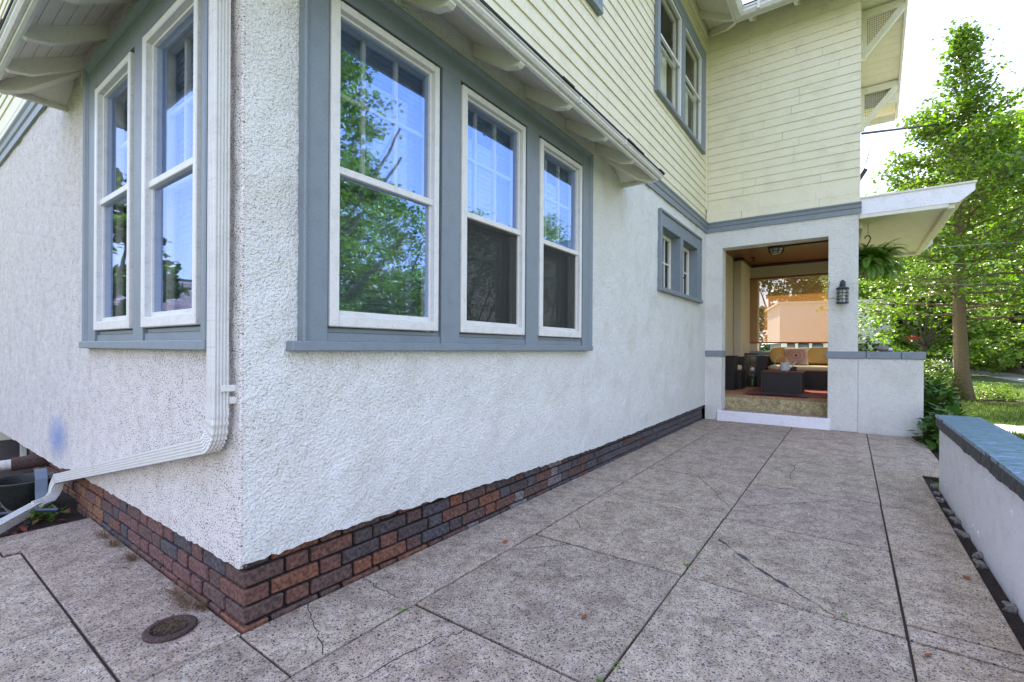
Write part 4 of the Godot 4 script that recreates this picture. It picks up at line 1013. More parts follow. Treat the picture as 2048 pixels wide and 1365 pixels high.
# ---------------------------------------------------------------- ground
func build_ground() -> void:
	var g := MB.new()
	g.box(Vector3(-160, -0.5, -180), Vector3(160, -0.05, 120))
	setting("lawn", g, M.lawn, "wide green lawn around the house", "lawn")
	var so := MB.new()
	so.box(Vector3(-7.0, -0.2, -0.6), Vector3(-2.084, -0.03, 2.2)); so.box(Vector3(2.30, -0.2, -4.66), Vector3(2.448, -0.03, 2.5)); so.box(Vector3(2.62, -0.2, -8.33), Vector3(2.95, -0.04, -4.3))
	setting("soil", so, M.soil, "dark bare soil beside the patio", "soil")
	# patio of aggregate concrete slabs, joints open between them
	var bed := MB.new()
	bed.box(Vector3(-2.08, -0.3, -0.028), Vector3(2.38, -0.010, 2.4)); bed.box(Vector3(-0.028, -0.3, -6.97), Vector3(2.384, -0.010, -0.028)); bed.box(Vector3(2.384, -0.3, -6.97), Vector3(2.59, -0.010, -4.67))
	var patio := setting("patio", bed, M.joint, "patio of speckled concrete slabs along the house", "patio")
	var r := rnd(9)
	var tones := []
	for k in [0.95, 1.04, 0.86, 1.0, 0.92, 0.98]:
		var m: StandardMaterial3D = M.concrete.duplicate(); m.albedo_color = lin(k, k * r.randf_range(0.96, 1.0), k * r.randf_range(0.94, 0.99)); tones.append(m)
		m.uv1_offset = Vector3(r.randf(), r.randf(), r.randf()); m.uv2_offset = Vector3(r.randf(), r.randf(), r.randf()); m.uv2_scale = Vector3.ONE * r.randf_range(0.55, 0.95)
	var slab := func(x0: float, x1: float, z0: float, z1: float) -> void:
		var gap := r.randf_range(0.0042, 0.0058); var gz := r.randf_range(0.0075, 0.0105) if z1 < -0.2 else 0.0048
		var b := MB.new(); b.cbox(Vector3(x0 + gap, -0.09, z0 + gz), Vector3(x1 - gap, 0.0, z1 - gz), 0.003, 0.0014, r)
		part("slab", b, tones[r.randi() % 6], patio)
	slab.call(-0.03, 0.345, -6.965, -3.437); slab.call(-0.03, 0.345, -3.437, -0.013); slab.call(-0.03, 0.345, -0.013, 1.0)
	for c in [[0.345, 1.197], [1.197, 2.041]]:
		var zs := [-6.965, -5.2, -3.44, -2.46, -1.51, -0.56, 0.39, 1.34, 2.4]
		for i in zs.size() - 1: slab.call(c[0], c[1], zs[i], zs[i + 1])
	slab.call(-0.03, 0.345, 1.0, 2.4)
	slab.call(2.041, 2.59, -6.965, -4.664)
	var zr := [-4.664, -3.395, -1.63, -1.505, -0.3, 1.0, 2.4]
	for i in zr.size() - 1: slab.call(2.041, 2.383, zr[i], zr[i + 1])
	slab.call(-1.732, -0.03, -0.028, 0.334); slab.call(-2.08, -1.732, -0.028, 0.40)
	for c in [[-0.666, -0.03], [-1.70, -0.666]]:
		slab.call(c[0], c[1], 0.334, 1.3); slab.call(c[0], c[1], 1.3, 2.4)
	slab.call(-2.08, -1.70, 0.40, 2.4)
	# hairline cracks
	var cr := MB.new()
	for l in [[Vector2(-0.02, -0.29), Vector2(0.084, -0.240), Vector2(0.200, -0.201), Vector2(0.335, -0.134)],
			[Vector2(0.802, -3.402), Vector2(0.915, -3.208), Vector2(1.025, -3.026), Vector2(1.080, -2.872), Vector2(1.192, -2.730)],
			[Vector2(1.202, -2.730), Vector2(1.362, -2.895), Vector2(1.558, -3.098), Vector2(1.702, -3.248), Vector2(1.767, -3.332)],
			[Vector2(0.352, -1.238), Vector2(0.414, -1.298), Vector2(0.495, -1.396), Vector2(0.595, -1.505)],
			[Vector2(0.50, 0.10), Vector2(0.545, -0.120), Vector2(0.566, -0.316), Vector2(0.598, -0.462), Vector2(0.640, -0.520), Vector2(0.637, -0.552)],
			[Vector2(1.247, -2.074), Vector2(1.406, -1.891), Vector2(1.548, -1.747), Vector2(1.659, -1.661), Vector2(1.808, -1.53)],
			[Vector2(1.560, -4.717), Vector2(1.436, -4.493), Vector2(1.444, -4.199), Vector2(1.427, -4.006), Vector2(1.460, -3.774)],
			[Vector2(-0.02, -0.566), Vector2(0.062, -0.567), Vector2(0.098, -0.543), Vector2(0.166, -0.552), Vector2(0.249, -0.554)],
			[Vector2(0.40, -1.9), Vector2(0.52, -1.75), Vector2(0.60, -1.72)]]:
		var n := 0
		var pts := []
		for i in l.size() - 1:
			for k in 5:
				var p: Vector2 = (l[i] as Vector2).lerp(l[i + 1], k / 5.0)
				if not (i == 0 and k == 0): p += Vector2(r.randf_range(-0.007, 0.007), r.randf_range(-0.007, 0.007))
				pts.append(p)
		pts.append(l[-1])
		for i in pts.size() - 1:
			var d: Vector2 = (pts[i + 1] - pts[i]).normalized().orthogonal() * r.randf_range(0.0012, 0.0026)
			cr.quad(Vector3(pts[i].x - d.x, 0.0012, pts[i].y - d.y), Vector3(pts[i].x + d.x, 0.0012, pts[i].y + d.y), Vector3(pts[i + 1].x + d.x, 0.0012, pts[i + 1].y + d.y), Vector3(pts[i + 1].x - d.x, 0.0012, pts[i + 1].y - d.y))
			n += 1
	part("crack", cr, M.crack, patio)
	# tar patches along one old crack
	var pt := MB.new()
	for s in [[1.27, -2.05, 0.05, 0.012], [1.40, -1.905, 0.06, 0.014], [1.52, -1.775, 0.08, 0.012], [1.60, -1.71, 0.055, 0.014]]:
		var ring := []
		for k in 14:
			var a := TAU * k / 14.0
			var q := Vector2(cos(a) * s[2] * r.randf_range(0.6, 1.1), sin(a) * s[3] * r.randf_range(0.6, 1.2)).rotated(-0.72)
			ring.append(Vector3(s[0] + q.x * 1.0, 0.002, s[1] - q.y))
		for k in 14: pt.tri(Vector3(s[0], 0.002, s[1]), ring[k], ring[(k + 1) % 14])
	part("tar_patch", pt, M.lead, patio)
	# path from the porch, sidewalk, road
	var pa := MB.new(); pa.box(Vector3(2.96, -0.1, -9.58), Vector3(14.0, -0.045, -8.62)); pa.box(Vector3(1.96, -0.1, -10.6), Vector3(2.955, -0.034, -8.34))
	setting("footpath", pa, M.path, "pale concrete footpath across the lawn near the porch", "path")
	var sw := MB.new()
	var poly := PackedVector2Array([Vector2(6.75, -90), Vector2(7.9, -90), Vector2(7.9, -38), Vector2(8.6, -33), Vector2(8.9, -20), Vector2(7.3, -20), Vector2(7.0, -28), Vector2(6.8, -34)])
	sw.prism(poly, Transform3D(Basis(Vector3.RIGHT, Vector3.BACK, Vector3.DOWN), Vector3(0, -0.042, 0)), 0.06)
	setting("sidewalk", sw, M.path, "pale sidewalk beyond the thick trunk", "sidewalk")
	var rd := MB.new(); rd.box(Vector3(10.2, -0.1, -150), Vector3(17.5, -0.043, 40))
	setting("road", rd, M.road, "grey asphalt road along the far lawn", "road")
	var be := MB.new()
	var ring2 := PackedVector2Array()
	for k in 24: ring2.append(Vector2(3.9 + 1.35 * cos(TAU * k / 24) * (1 + 0.1 * sin(k * 2.3)), -14.45 + 0.75 * sin(TAU * k / 24) * (1 + 0.1 * cos(k * 1.7))))
	be.prism(ring2, Transform3D(Basis(Vector3.RIGHT, Vector3.BACK, Vector3.DOWN), Vector3(0, -0.04, 0)), 0.05)
	setting("mulch_bed", be, M.soil, "brown mulch bed round the nearest tree trunk", "mulch")
	# grass blades where the near lawn shows
	var blade := MB.new()
	blade.tri(Vector3(-0.006, 0, 0), Vector3(0.006, 0, 0), Vector3(0.004, 1, 0.25))
	var tr := []; var tc := []
	for i in 42000:
		var z := -5.4 - pow(r.randf(), 1.5) * 17.0
		var x := r.randf_range(2.75, 4.6 + (-z - 5.4) * 0.26)
		if z > -9.62 and z < -8.58 and x > 2.93: continue
		if z > -10.7 and x < 3.0: continue
		if Vector2((x - 3.9) / 1.3, (z + 14.45) / 0.72).length() < 1.0: continue
		var b := Basis(Vector3.UP, r.randf() * TAU) * Basis(Vector3.RIGHT, r.randf_range(-0.5, 0.5))
		var s := r.randf_range(0.035, 0.085)
		tr.append(Transform3D(b.scaled_local(Vector3(1.3, s, s)), Vector3(x, -0.05, z)))
		var t := r.randf_range(0.7, 1.3)
		tc.append(Color(t * r.randf_range(0.85, 1.3), t, t * 0.9))
	var gr := scatter("grass", blade.mesh(), M.grass, tr, tc, self)
	gr.set_meta("label", "mown grass blades of the near lawn"); gr.set_meta("kind", "stuff"); gr.set_meta("category", "grass")

func scatter(called: String, me: Mesh, m: Material, tr: Array, tc: Array, parent: Node) -> MultiMeshInstance3D:
	var mm := MultiMesh.new()
	mm.transform_format = MultiMesh.TRANSFORM_3D
	mm.use_colors = tc.size() > 0
	mm.mesh = me
	mm.instance_count = tr.size()
	var buf := PackedFloat32Array()
	var st := 16 if mm.use_colors else 12
	buf.resize(tr.size() * st)
	for i in tr.size():
		var x: Transform3D = tr[i]
		var o := i * st
		buf[o] = x.basis.x.x; buf[o + 1] = x.basis.y.x; buf[o + 2] = x.basis.z.x; buf[o + 3] = x.origin.x
		buf[o + 4] = x.basis.x.y; buf[o + 5] = x.basis.y.y; buf[o + 6] = x.basis.z.y; buf[o + 7] = x.origin.y
		buf[o + 8] = x.basis.x.z; buf[o + 9] = x.basis.y.z; buf[o + 10] = x.basis.z.z; buf[o + 11] = x.origin.z
		if st == 16:
			var c: Color = tc[i]
			buf[o + 12] = c.r; buf[o + 13] = c.g; buf[o + 14] = c.b; buf[o + 15] = 1.0
	mm.buffer = buf
	var o := MultiMeshInstance3D.new(); o.name = called; o.multimesh = mm; o.material_override = m
	parent.add_child(o, true)
	return o

# ---------------------------------------------------------------- garden wall
func build_garden_wall() -> void:
	var w := thing("garden_wall", "low lilac-white garden wall with a grey metal cap, its top tinted with sky blue, beside the patio", "wall", Vector3(2.56, 0, -1.0))
	var off := Transform3D(Basis.IDENTITY, -w.position)
	part("wall_body", bx(Vector3(2.45, -0.2, -4.30), Vector3(2.668, 0.52, 2.4)), M.wall_paint, w, off)
	var side := Basis(Vector3.BACK, Vector3.UP, Vector3.LEFT)
	var f := FastNoiseLite.new(); f.frequency = 2.2; f.seed = 12; f.fractal_octaves = 2
	var base := func(u: float) -> float: return 0.487 + 0.009 * f.get_noise_1d(u) + 0.006 * sin(u * 2.2)
	for s in [[-4.325, -1.62], [-1.618, 0.6], [0.602, 2.42]]:
		part("cap_edge", wall_sheet(s[0], s[1], 0.487, 0.574, [], 0.022, 0.007, 0.012, 14, base), M.lead, w, off * Transform3D(side, Vector3(2.430, 0, 0)))
		part("cap_top", wall_sheet(s[0], s[1], 2.427, 2.693, [], 0.03, 0.005, 0.02, 16), M.metal_cap, w, off * Transform3D(Basis(Vector3.BACK, Vector3.RIGHT, Vector3.UP), Vector3(0, 0.578, 0)))
	part("cap_edge", bx(Vector3(2.432, 0.487, -4.332), Vector3(2.69, 0.572, -4.322)), M.lead, w, off)
	part("cap_edge", bx(Vector3(2.681, 0.487, -4.32), Vector3(2.69, 0.572, 2.4)), M.lead, w, off)
	for q in [[0.406, -3.898], [0.39, -3.194], [0.087, -3.963], [0.378, -2.19], [0.076, -2.992], [0.073, -2.862], [0.416, -2.678], [0.2, -1.9], [0.4, -1.2]]:
		var b := MB.new(); b.cbox(Vector3(2.443, q[0] - 0.009, q[1] - 0.009), Vector3(2.452, q[0] + 0.009, q[1] + 0.009), 0.004)
		b.box(Vector3(2.4475, q[0] - 0.026, q[1] - 0.003), Vector3(2.4502, q[0] - 0.008, q[1] + 0.003))
		part("wall_plug", b, M.screw, w, off)
	var r := rnd(31)
	var n := 0
	var labels := ["pale stone at the far end of the soil strip", "wedge-shaped pale stone touching the slab edge near the strip's middle", "long pale stone against the garden wall after the wedge-shaped one", "third pale stone in the close row along the garden wall", "pale stone nearest the camera but one in the soil strip", "small pebble between the far stone and the wedge-shaped stone", "small pebble beside the near stone in the soil strip", "smallest pebble near the far end of the soil strip", "nearest pale stone in the soil strip by the frame's right edge"]
	for s in [[2.425, -4.36, 0.05], [2.42, -3.591, 0.07], [2.43, -3.392, 0.09], [2.42, -3.113, 0.09], [2.415, -2.616, 0.08], [2.41, -3.9, 0.035], [2.43, -2.746, 0.045], [2.41, -4.1, 0.03], [2.43, -2.1, 0.05]]:
		var b := MB.new(); b.cbox(Vector3(-0.022, -0.02, -s[2] / 2), Vector3(0.02, 0.022, s[2] / 2), 0.008, 0.008, r)
		single("stone", b, M.stone, labels[n], "stone", Vector3(s[0], -0.025, s[1]), r.randf_range(-0.4, 0.4), "stones in the soil strip")
		n += 1

# ---------------------------------------------------------------- porch things
func build_porch_things() -> void:
	var F := 0.37
	var B10 := func(b: MB, lo: Vector3, hi: Vector3) -> void: b.cbox(lo, hi, 0.006)
	# roll-up shade
	var sh := thing("roll_up_shade", "amber woven roll-up shade hanging in the porch's far opening", "shade", Vector3(0.14, 0, -10.09))
	part("woven_sheet", bx(Vector3(0.0, 1.255, -0.001), Vector3(1.62, 2.56, 0.001)), M.shade, sh)
	part("top_roller", bx(Vector3(-0.02, 2.555, -0.02), Vector3(1.64, 2.60, 0.02), 0.01), M.varnish, sh)
	part("bottom_bar", bx(Vector3(0.0, 1.235, -0.008), Vector3(1.62, 1.262, 0.008), 0.004), M.rug, sh)
	var hk := MB.new(); hk.tube([Vector3(-0.03, 2.575, -0.06), Vector3(-0.03, 2.575, 0.02), Vector3(-0.03, 2.55, 0.03)], [0.008, 0.008, 0.006], 6)
	part("hook", hk, M.iron, sh)
	# sofa
	var so := thing("wicker_sofa", "dark wicker sofa with yellow cushions under the porch shade", "sofa", Vector3(1.1, F, -9.75))
	part("seat_base", wicker_box(Vector3(-0.56, 0.0, -0.29), Vector3(0.62, 0.33, 0.33)), M.wicker, so)
	for s in [[-0.72, -0.561], [0.621, 0.78]]: part("arm", wicker_box(Vector3(s[0], 0.0, -0.29), Vector3(s[1], 0.615, 0.335)), M.wicker, so)
	part("backrest", wicker_box(Vector3(-0.56, 0.331, -0.295), Vector3(0.62, 0.66, -0.23)), M.wicker, so)
	cushion("sofa_cushion", Vector3(1.13, F + 0.332, -9.40 - 0.23), Vector3(1.16, 0.11, 0.52), 0.0, M.cushion_pale, "long pale seat cushion on the wicker sofa", 0)
	cushion("sofa_cushion", Vector3(0.80, F + 0.46, -9.87), Vector3(0.50, 0.33, 0.16), -0.22, M.cushion, "yellow tufted back cushion at the sofa's left arm", 1)
	cushion("sofa_cushion", Vector3(1.44, F + 0.46, -9.87), Vector3(0.52, 0.33, 0.16), -0.22, M.cushion, "yellow tufted back cushion at the sofa's right arm", 1)
	# printed pillow
	var pl := pillow_mesh(Vector3(0.40, 0.36, 0.14))
	var pi_ := single("printed_pillow", pl, M.pillow, "cream pillow with a round red pattern leaning on the sofa", "pillow", Vector3(1.02, F + 0.605, -9.68))
	pi_.rotation = Vector3(-0.3, 0.05, 0.03)
	# coffee table
	var ct := thing("coffee_table", "square dark wicker coffee table in the porch", "coffee table", Vector3(0.93, F, -8.52))
	part("frame_box", wicker_box(Vector3(-0.28, 0.0, -0.35), Vector3(0.28, 0.34, 0.42)), M.wicker, ct)
	part("table_top", bx(Vector3(-0.295, 0.341, -0.365), Vector3(0.295, 0.365, 0.435), 0.005), M.varnish_dark, ct)
	part("glass_sheet", bx(Vector3(-0.27, 0.366, -0.34), Vector3(0.27, 0.372, 0.41)), M.rug, ct)
	for s in [-1, 1]: part("corner_post", bx(Vector3(0.285 * s - 0.012, 0.0, 0.412), Vector3(0.285 * s + 0.012, 0.34, 0.436), 0.004), M.wicker_light, ct)
	# white watering tub on it
	var tub := thing("white_tub", "white handled pot standing on the coffee table", "pot", Vector3(0.955, F + 0.373, -8.40))
	var tb := MB.new(); tb.lathe([Vector2(0.0, 0.0), Vector2(0.06, 0.0), Vector2(0.068, 0.01), Vector2(0.072, 0.14), Vector2(0.076, 0.142), Vector2(0.07, 0.142), Vector2(0.066, 0.012), Vector2(0, 0.012)], 24, Vector3.ZERO)
	part("bowl", tb, M.ceramic, tub)
	var sp := MB.new(); sp.tube([Vector3(0.06, 0.05, 0), Vector3(0.10, 0.07, 0.0), Vector3(0.17, 0.16, 0.0)], [0.018, 0.013, 0.011], 8)
	part("spout", sp, M.ceramic, tub)
	var ha := MB.new(); var hp := []; var hr := []
	for i in 11: hp.append(Vector3(-0.02 - 0.10 * cos(PI * i / 10.0) - 0.03, 0.13 + 0.13 * sin(PI * i / 10.0) - (0.06 if i == 0 else 0.0), 0)); hr.append(0.004)
	ha.tube(hp, hr, 6); part("handle", ha, M.ceramic, tub)
	part("saucer", bx(Vector3(-0.09, 0.0, -0.13), Vector3(0.13, 0.012, -0.075), 0.004), M.black, tub)
	# tall planter beside it
	single("small_black_box", bx(Vector3(-0.04, 0, -0.04), Vector3(0.05, 0.07, 0.04), 0.006), M.black, "small black box behind the white pot", "box", Vector3(1.065, F + 0.373, -8.60))
	# rug and mat
	single("porch_rug", bx(Vector3(-0.68, 0, -1.1), Vector3(0.68, 0.008, 0.9)), M.rug, "brick-red rug on the porch floor", "rug", Vector3(1.1, F + 0.001, -8.55))
	single("door_mat", bx(Vector3(-0.42, 0, -0.16), Vector3(0.42, 0.012, 0.10), 0.004), M.black, "dark mat at the top of the porch step", "mat", Vector3(0.92, F + 0.0095, -7.62))
	# chair at the left edge
	var ch := thing("wicker_chair", "dark wicker armchair half hidden behind the left porch pier", "chair", Vector3(0.05, F, -8.62))
	part("arm", wicker_box(Vector3(-0.05, 0.0, -0.02), Vector3(0.125, 0.62, 0.30)), M.wicker, ch)
	part("seat_base", wicker_box(Vector3(-0.05, 0.0, -0.46), Vector3(0.185, 0.34, -0.021)), M.wicker, ch)
	part("backrest", wicker_box(Vector3(-0.05, 0.341, -0.46), Vector3(0.17, 0.60, -0.36)), M.wicker, ch)
	cushion("chair_cushion", Vector3(0.11, F + 0.342, -8.80), Vector3(0.2, 0.10, 0.26), 0.0, M.cushion_pale, "pale seat cushion on the half-hidden wicker chair", 0)
	# wrought-iron stand
	var st := thing("plant_stand", "black wrought-iron stand with arched sides beside the sofa", "plant stand", Vector3(0.245, F, -9.62))
	var tp := MB.new()
	for k in 6: tp.box(Vector3(-0.115, 0.63 + 0.0, -0.10 + k * 0.04), Vector3(0.115, 0.645, -0.09 + k * 0.04))
	for k in 7: tp.box(Vector3(-0.11 + k * 0.036, 0.60, 0.105), Vector3(-0.104 + k * 0.036, 0.655, 0.111))
	tp.box(Vector3(-0.12, 0.65, -0.12), Vector3(0.12, 0.66, 0.12)); tp.box(Vector3(-0.12, 0.595, 0.10), Vector3(0.12, 0.604, 0.113))
	part("stand_top", tp, M.black, st)
	for s in [[-0.11, 0.10], [0.11, 0.10], [-0.11, -0.1], [0.11, -0.1], [-0.055, 0.10]]:
		var lg := MB.new(); lg.tube([Vector3(s[0], 0, s[1]), Vector3(s[0], 0.6, s[1])], [0.006, 0.006], 6)
		part("leg", lg, M.black, st)
	for k in 3:
		var arch := MB.new(); var ap := []; var ar := []
		for i in 9: ap.append(Vector3(-0.08 + k * 0.03 + 0.06 * cos(PI * i / 8.0) + 0.03, 0.42 + 0.16 * sin(PI * i / 8.0), 0.10)); ar.append(0.004)
		arch.tube(ap, ar, 5); part("arch", arch, M.black, st)
	part("low_bar", bx(Vector3(-0.11, 0.12, 0.096), Vector3(0.11, 0.13, 0.104)), M.black, st)
	var vs := thing("glass_bottle", "green glass bottle with a white ball stopper on the porch floor", "bottle", Vector3(0.30, F, -9.42))
	var bo := MB.new(); bo.lathe([Vector2(0, 0), Vector2(0.06, 0), Vector2(0.065, 0.02), Vector2(0.06, 0.16), Vector2(0.03, 0.22), Vector2(0.016, 0.27), Vector2(0.016, 0.31)], 16, Vector3.ZERO)
	part("glass", bo, M.green_glass, vs)
	var ba := SphereMesh.new(); ba.radius = 0.042; ba.height = 0.084; ba.radial_segments = 20; ba.rings = 12
	part("stopper", ba, M.ceramic, vs, Transform3D(Basis.IDENTITY, Vector3(0, 0.345, 0)))
	single("dark_crate", wicker_box(Vector3(-0.09, 0, -0.1), Vector3(0.10, 0.2, 0.1)), M.wicker, "low dark crate against the sofa's left arm", "crate", Vector3(0.30, F, -9.72))
	# ceiling light
	var cl := thing("ceiling_light", "black caged ceiling light under the porch's wooden ceiling", "ceiling light", Vector3(0.82, 2.88, -8.36))
	part("mount", octa(0.135, 0.125, 0.035, -0.036), M.black, cl)
	part("bowl", octa(0.10, 0.075, 0.085, -0.125), M.frosted, cl)
	var cage := MB.new()
	for k in 8:
		var a := TAU * k / 8.0 + PI / 8
		cage.tube([Vector3(0.118 * cos(a), -0.036, 0.118 * sin(a)), Vector3(0.112 * cos(a), -0.09, 0.112 * sin(a)), Vector3(0.08 * cos(a), -0.13, 0.08 * sin(a))], [0.005, 0.005, 0.005], 5)
	for y in [[-0.085, 0.113], [-0.13, 0.082]]:
		var rp := []; var rr := []
		for k in 9: rp.append(Vector3(y[1] * cos(TAU * k / 8.0 + PI / 8), y[0], y[1] * sin(TAU * k / 8.0 + PI / 8))); rr.append(0.005)
		cage.tube(rp, rr, 5)
	part("cage", cage, M.black, cl)
	var cb := MB.new(); cb.tube([Vector3(0.10, -0.01, 0), Vector3(0.85, -0.01, 0.06)], [0.012, 0.012], 6)
	part("conduit", cb, M.black, cl)
	var sc := thing("ceiling_hook", "small dark ceiling fitting in the porch corner", "fitting", Vector3(0.33, 2.88, -9.2))
	part("plate", octa(0.05, 0.045, 0.015, -0.016), M.black, sc)
	var hk2 := MB.new(); hk2.tube([Vector3(0, -0.01, 0), Vector3(0.03, -0.06, 0.01), Vector3(-0.01, -0.10, 0.02), Vector3(-0.03, -0.08, 0.02)], [0.012, 0.014, 0.012, 0.008], 6)
	part("arm", hk2, M.black, sc)
	# wall lantern
	var la := thing("wall_lantern", "grey caged wall lantern on the porch pier", "lantern", Vector3(1.773, 1.73, ZP + 0.085))
	var cap_ := MB.new(); cap_.lathe([Vector2(0.0, 0.19), Vector2(0.068, 0.19), Vector2(0.078, 0.198), Vector2(0.07, 0.212), Vector2(0.035, 0.228), Vector2(0.03, 0.245), Vector2(0.042, 0.252), Vector2(0.03, 0.262), Vector2(0.014, 0.268), Vector2(0.012, 0.285), Vector2(0, 0.287)], 24, Vector3.ZERO)
	part("cap", cap_, M.iron, la)
	var lb := MB.new(); lb.lathe([Vector2(0, 0.0), Vector2(0.068, 0.0), Vector2(0.074, 0.008), Vector2(0.068, 0.02), Vector2(0, 0.02)], 24, Vector3.ZERO)
	part("base", lb, M.iron, la)
	var lg2 := MB.new(); lg2.lathe([Vector2(0.05, 0.02), Vector2(0.05, 0.19)], 24, Vector3.ZERO)
	part("glass", lg2, M.lamp_glass, la)
	var cg := MB.new()
	for k in 8: cg.tube([Vector3(0.06 * cos(TAU * k / 8), 0.018, 0.06 * sin(TAU * k / 8)), Vector3(0.06 * cos(TAU * k / 8), 0.192, 0.06 * sin(TAU * k / 8))], [0.0045, 0.0045], 5)
	for y in [0.06, 0.10, 0.145]:
		var rp := []; var rr := []
		for k in 25: rp.append(Vector3(0.063 * cos(TAU * k / 24), y, 0.063 * sin(TAU * k / 24))); rr.append(0.0045)
		cg.tube(rp, rr, 5)
	part("cage", cg, M.iron, la)
	part("wall_plate", bx(Vector3(-0.03, 0.20, -0.084), Vector3(0.03, 0.31, -0.070), 0.005), M.iron, la)
	var lr := MB.new(); var lp := []; var lrr := []
	for k in 9: lp.append(Vector3(0.0, 0.285 + 0.02 * sin(PI * k / 8.0) * 1.4, -0.075 + 0.075 * k / 8.0)); lrr.append(0.007)
	lr.tube(lp, lrr, 6)
	var rp2 := []; var rr2 := []
	for k in 13: rp2.append(Vector3(0.013 * cos(TAU * k / 12), 0.302 + 0.016 * sin(TAU * k / 12), 0.0)); rr2.append(0.005)
	lr.tube(rp2, rr2, 5)
	part("bracket", lr, M.iron, la)
	var bu := SphereMesh.new(); bu.radius = 0.022; bu.height = 0.07
	part("bulb", bu, M.frosted, la, Transform3D(Basis.IDENTITY, Vector3(0, 0.09, 0)))
	var wi := MB.new(); wi.tube([Vector3(1.705, 1.80, ZP + 0.05), Vector3(1.66, 1.815, ZP + 0.04), Vector3(1.60, 1.81, ZP + 0.03), Vector3(1.605, 1.90, ZP + 0.01), Vector3(1.625, 2.05, ZP + 0.02)], [0.004, 0.004, 0.004, 0.004, 0.004], 5)
	single("loose_wire", wi, M.wire_pale, "thin loose wire from the lantern to the porch opening", "wire")
	# fern in a hanging pot
	var fe := thing("hanging_fern", "lush green fern in a hanging terracotta pot under the canopy", "fern", Vector3(2.06, 2.30, -7.62))
	var po := MB.new(); po.lathe([Vector2(0, -0.12), Vector2(0.10, -0.12), Vector2(0.15, 0.03), Vector2(0.165, 0.03), Vector2(0.165, 0.06), Vector2(0.14, 0.06), Vector2(0.13, 0.03), Vector2(0, 0.03)], 24, Vector3.ZERO)
	part("pot", po, M.terracotta, fe)
	var ho := MB.new()
	var hpp := [Vector3(0, 0.42, 0), Vector3(0.0, 0.34, 0)]
	ho.tube([Vector3(-0.02, 0.29, 0), Vector3(0.0, 0.33, 0), Vector3(0.02, 0.37, 0), Vector3(0.03, 0.41, 0), Vector3(0.015, 0.445, 0), Vector3(-0.015, 0.45, 0), Vector3(-0.035, 0.43, 0), Vector3(-0.036, 0.41, 0)], [0.009, 0.009, 0.009, 0.009, 0.009, 0.009, 0.008, 0.006], 6)
	for k in 3: ho.tube([Vector3(-0.02, 0.30, 0), Vector3(0.15 * cos(TAU * k / 3), 0.06, 0.15 * sin(TAU * k / 3))], [0.003, 0.003], 4)
	ho.tube([Vector3(0.0, 0.45, 0), Vector3(0.0, 0.63, 0)], [0.003, 0.003], 4)
	part("hook", ho, M.black, fe)
	fronds(fe, "fronds", 210, 0.26, 0.52, 91, M.fern, 0.06)
	# planter plants and an ornament on the low wall
	var p2 := thing("planter_plant", "low dark green plants growing in the stucco planter", "plant", Vector3(2.15, 0.93, -7.62))
	leaf_clump(p2, "leaves", Vector3(0.26, 0.22, 0.42), 700, 0.05, 17, M.leaf_dark)
	var or_ := thing("stone_ornament", "tan rounded stone ornament lying on the planter wall", "ornament", Vector3(2.22, 1.087, -7.22))
	var ob := SphereMesh.new(); ob.radius = 0.05; ob.height = 0.09; ob.radial_segments = 24; ob.rings = 12
	part("body", ob, M.stone, or_, Transform3D(Basis.IDENTITY.scaled(Vector3(1.5, 0.95, 1.0)), Vector3(0, 0.042, 0)))
	part("head", ob, M.ceramic, or_, Transform3D(Basis.IDENTITY.scaled(Vector3(0.6, 0.55, 0.6)), Vector3(0.075, 0.028, 0.02)))

func octa(r0: float, r1: float, h: float, y: float) -> MB:
	var b := MB.new()
	b.lathe([Vector2(0, y), Vector2(r1, y), Vector2(r0, y + h), Vector2(0, y + h)], 8, Vector3.ZERO, true)
	return b

func wicker_box(lo: Vector3, hi: Vector3) -> MB:
	# rounded strands laid round the box in a basket weave on its front and right side
	var b := MB.new()
	b.box(lo, hi)
	var rows := int((hi.y - lo.y) / 0.022)
	for side in 3:
		var w := (hi.x - lo.x) if side == 0 else (hi.z - lo.z)
		var cols := int(w / 0.045)
		for j in rows:
			for i in cols:
				if (i + j) % 2: continue
				var y := lo.y + (j + 0.1) * (hi.y - lo.y) / rows; var y1 := y + 0.8 * (hi.y - lo.y) / rows
				var a := (i + 0.02) * w / cols; var a1 := (i + 1.0) * w / cols
				if side == 0: b.cbox(Vector3(lo.x + a, y, hi.z - 0.001), Vector3(lo.x + a1, y1, hi.z + 0.005), 0.0025)
				elif side == 1: b.cbox(Vector3(hi.x - 0.001, y, lo.z + a), Vector3(hi.x + 0.005, y1, lo.z + a1), 0.0025)
	return b

func pillow_mesh(s: Vector3) -> MB:
	var b := MB.new()
	var n := 18
	var f := func(i: int, j: int, side: float) -> Vector3:
		var u := i / float(n) * 2.0 - 1.0; var v := j / float(n) * 2.0 - 1.0
		var t := pow(maxf(0.0, (1.0 - u * u) * (1.0 - v * v)), 0.42)
		var pinch := 1.0 - 0.07 * (1.0 - absf(u) * absf(v)) * maxf(absf(u), absf(v))
		return Vector3(u * s.x / 2 * pinch, v * s.y / 2 * pinch, side * t * s.z / 2)
	for side in [1.0, -1.0]:
		for i in n:
			for j in n:
				var p := [f.call(i, j, side), f.call(i + 1, j, side), f.call(i + 1, j + 1, side), f.call(i, j + 1, side)]
				var uv := [Vector2(i, n - j) / n, Vector2(i + 1, n - j) / n, Vector2(i + 1, n - j - 1) / n, Vector2(i, n - j - 1) / n]
				if side < 0: p.reverse(); uv.reverse()
				var nn: Vector3 = ((p[2] - p[0]) as Vector3).cross(p[3] - p[1]).normalized()
				b.quad_n(p[0], p[1], p[2], p[3], nn, nn, nn, nn, uv[0], uv[1], uv[2], uv[3])
	return b

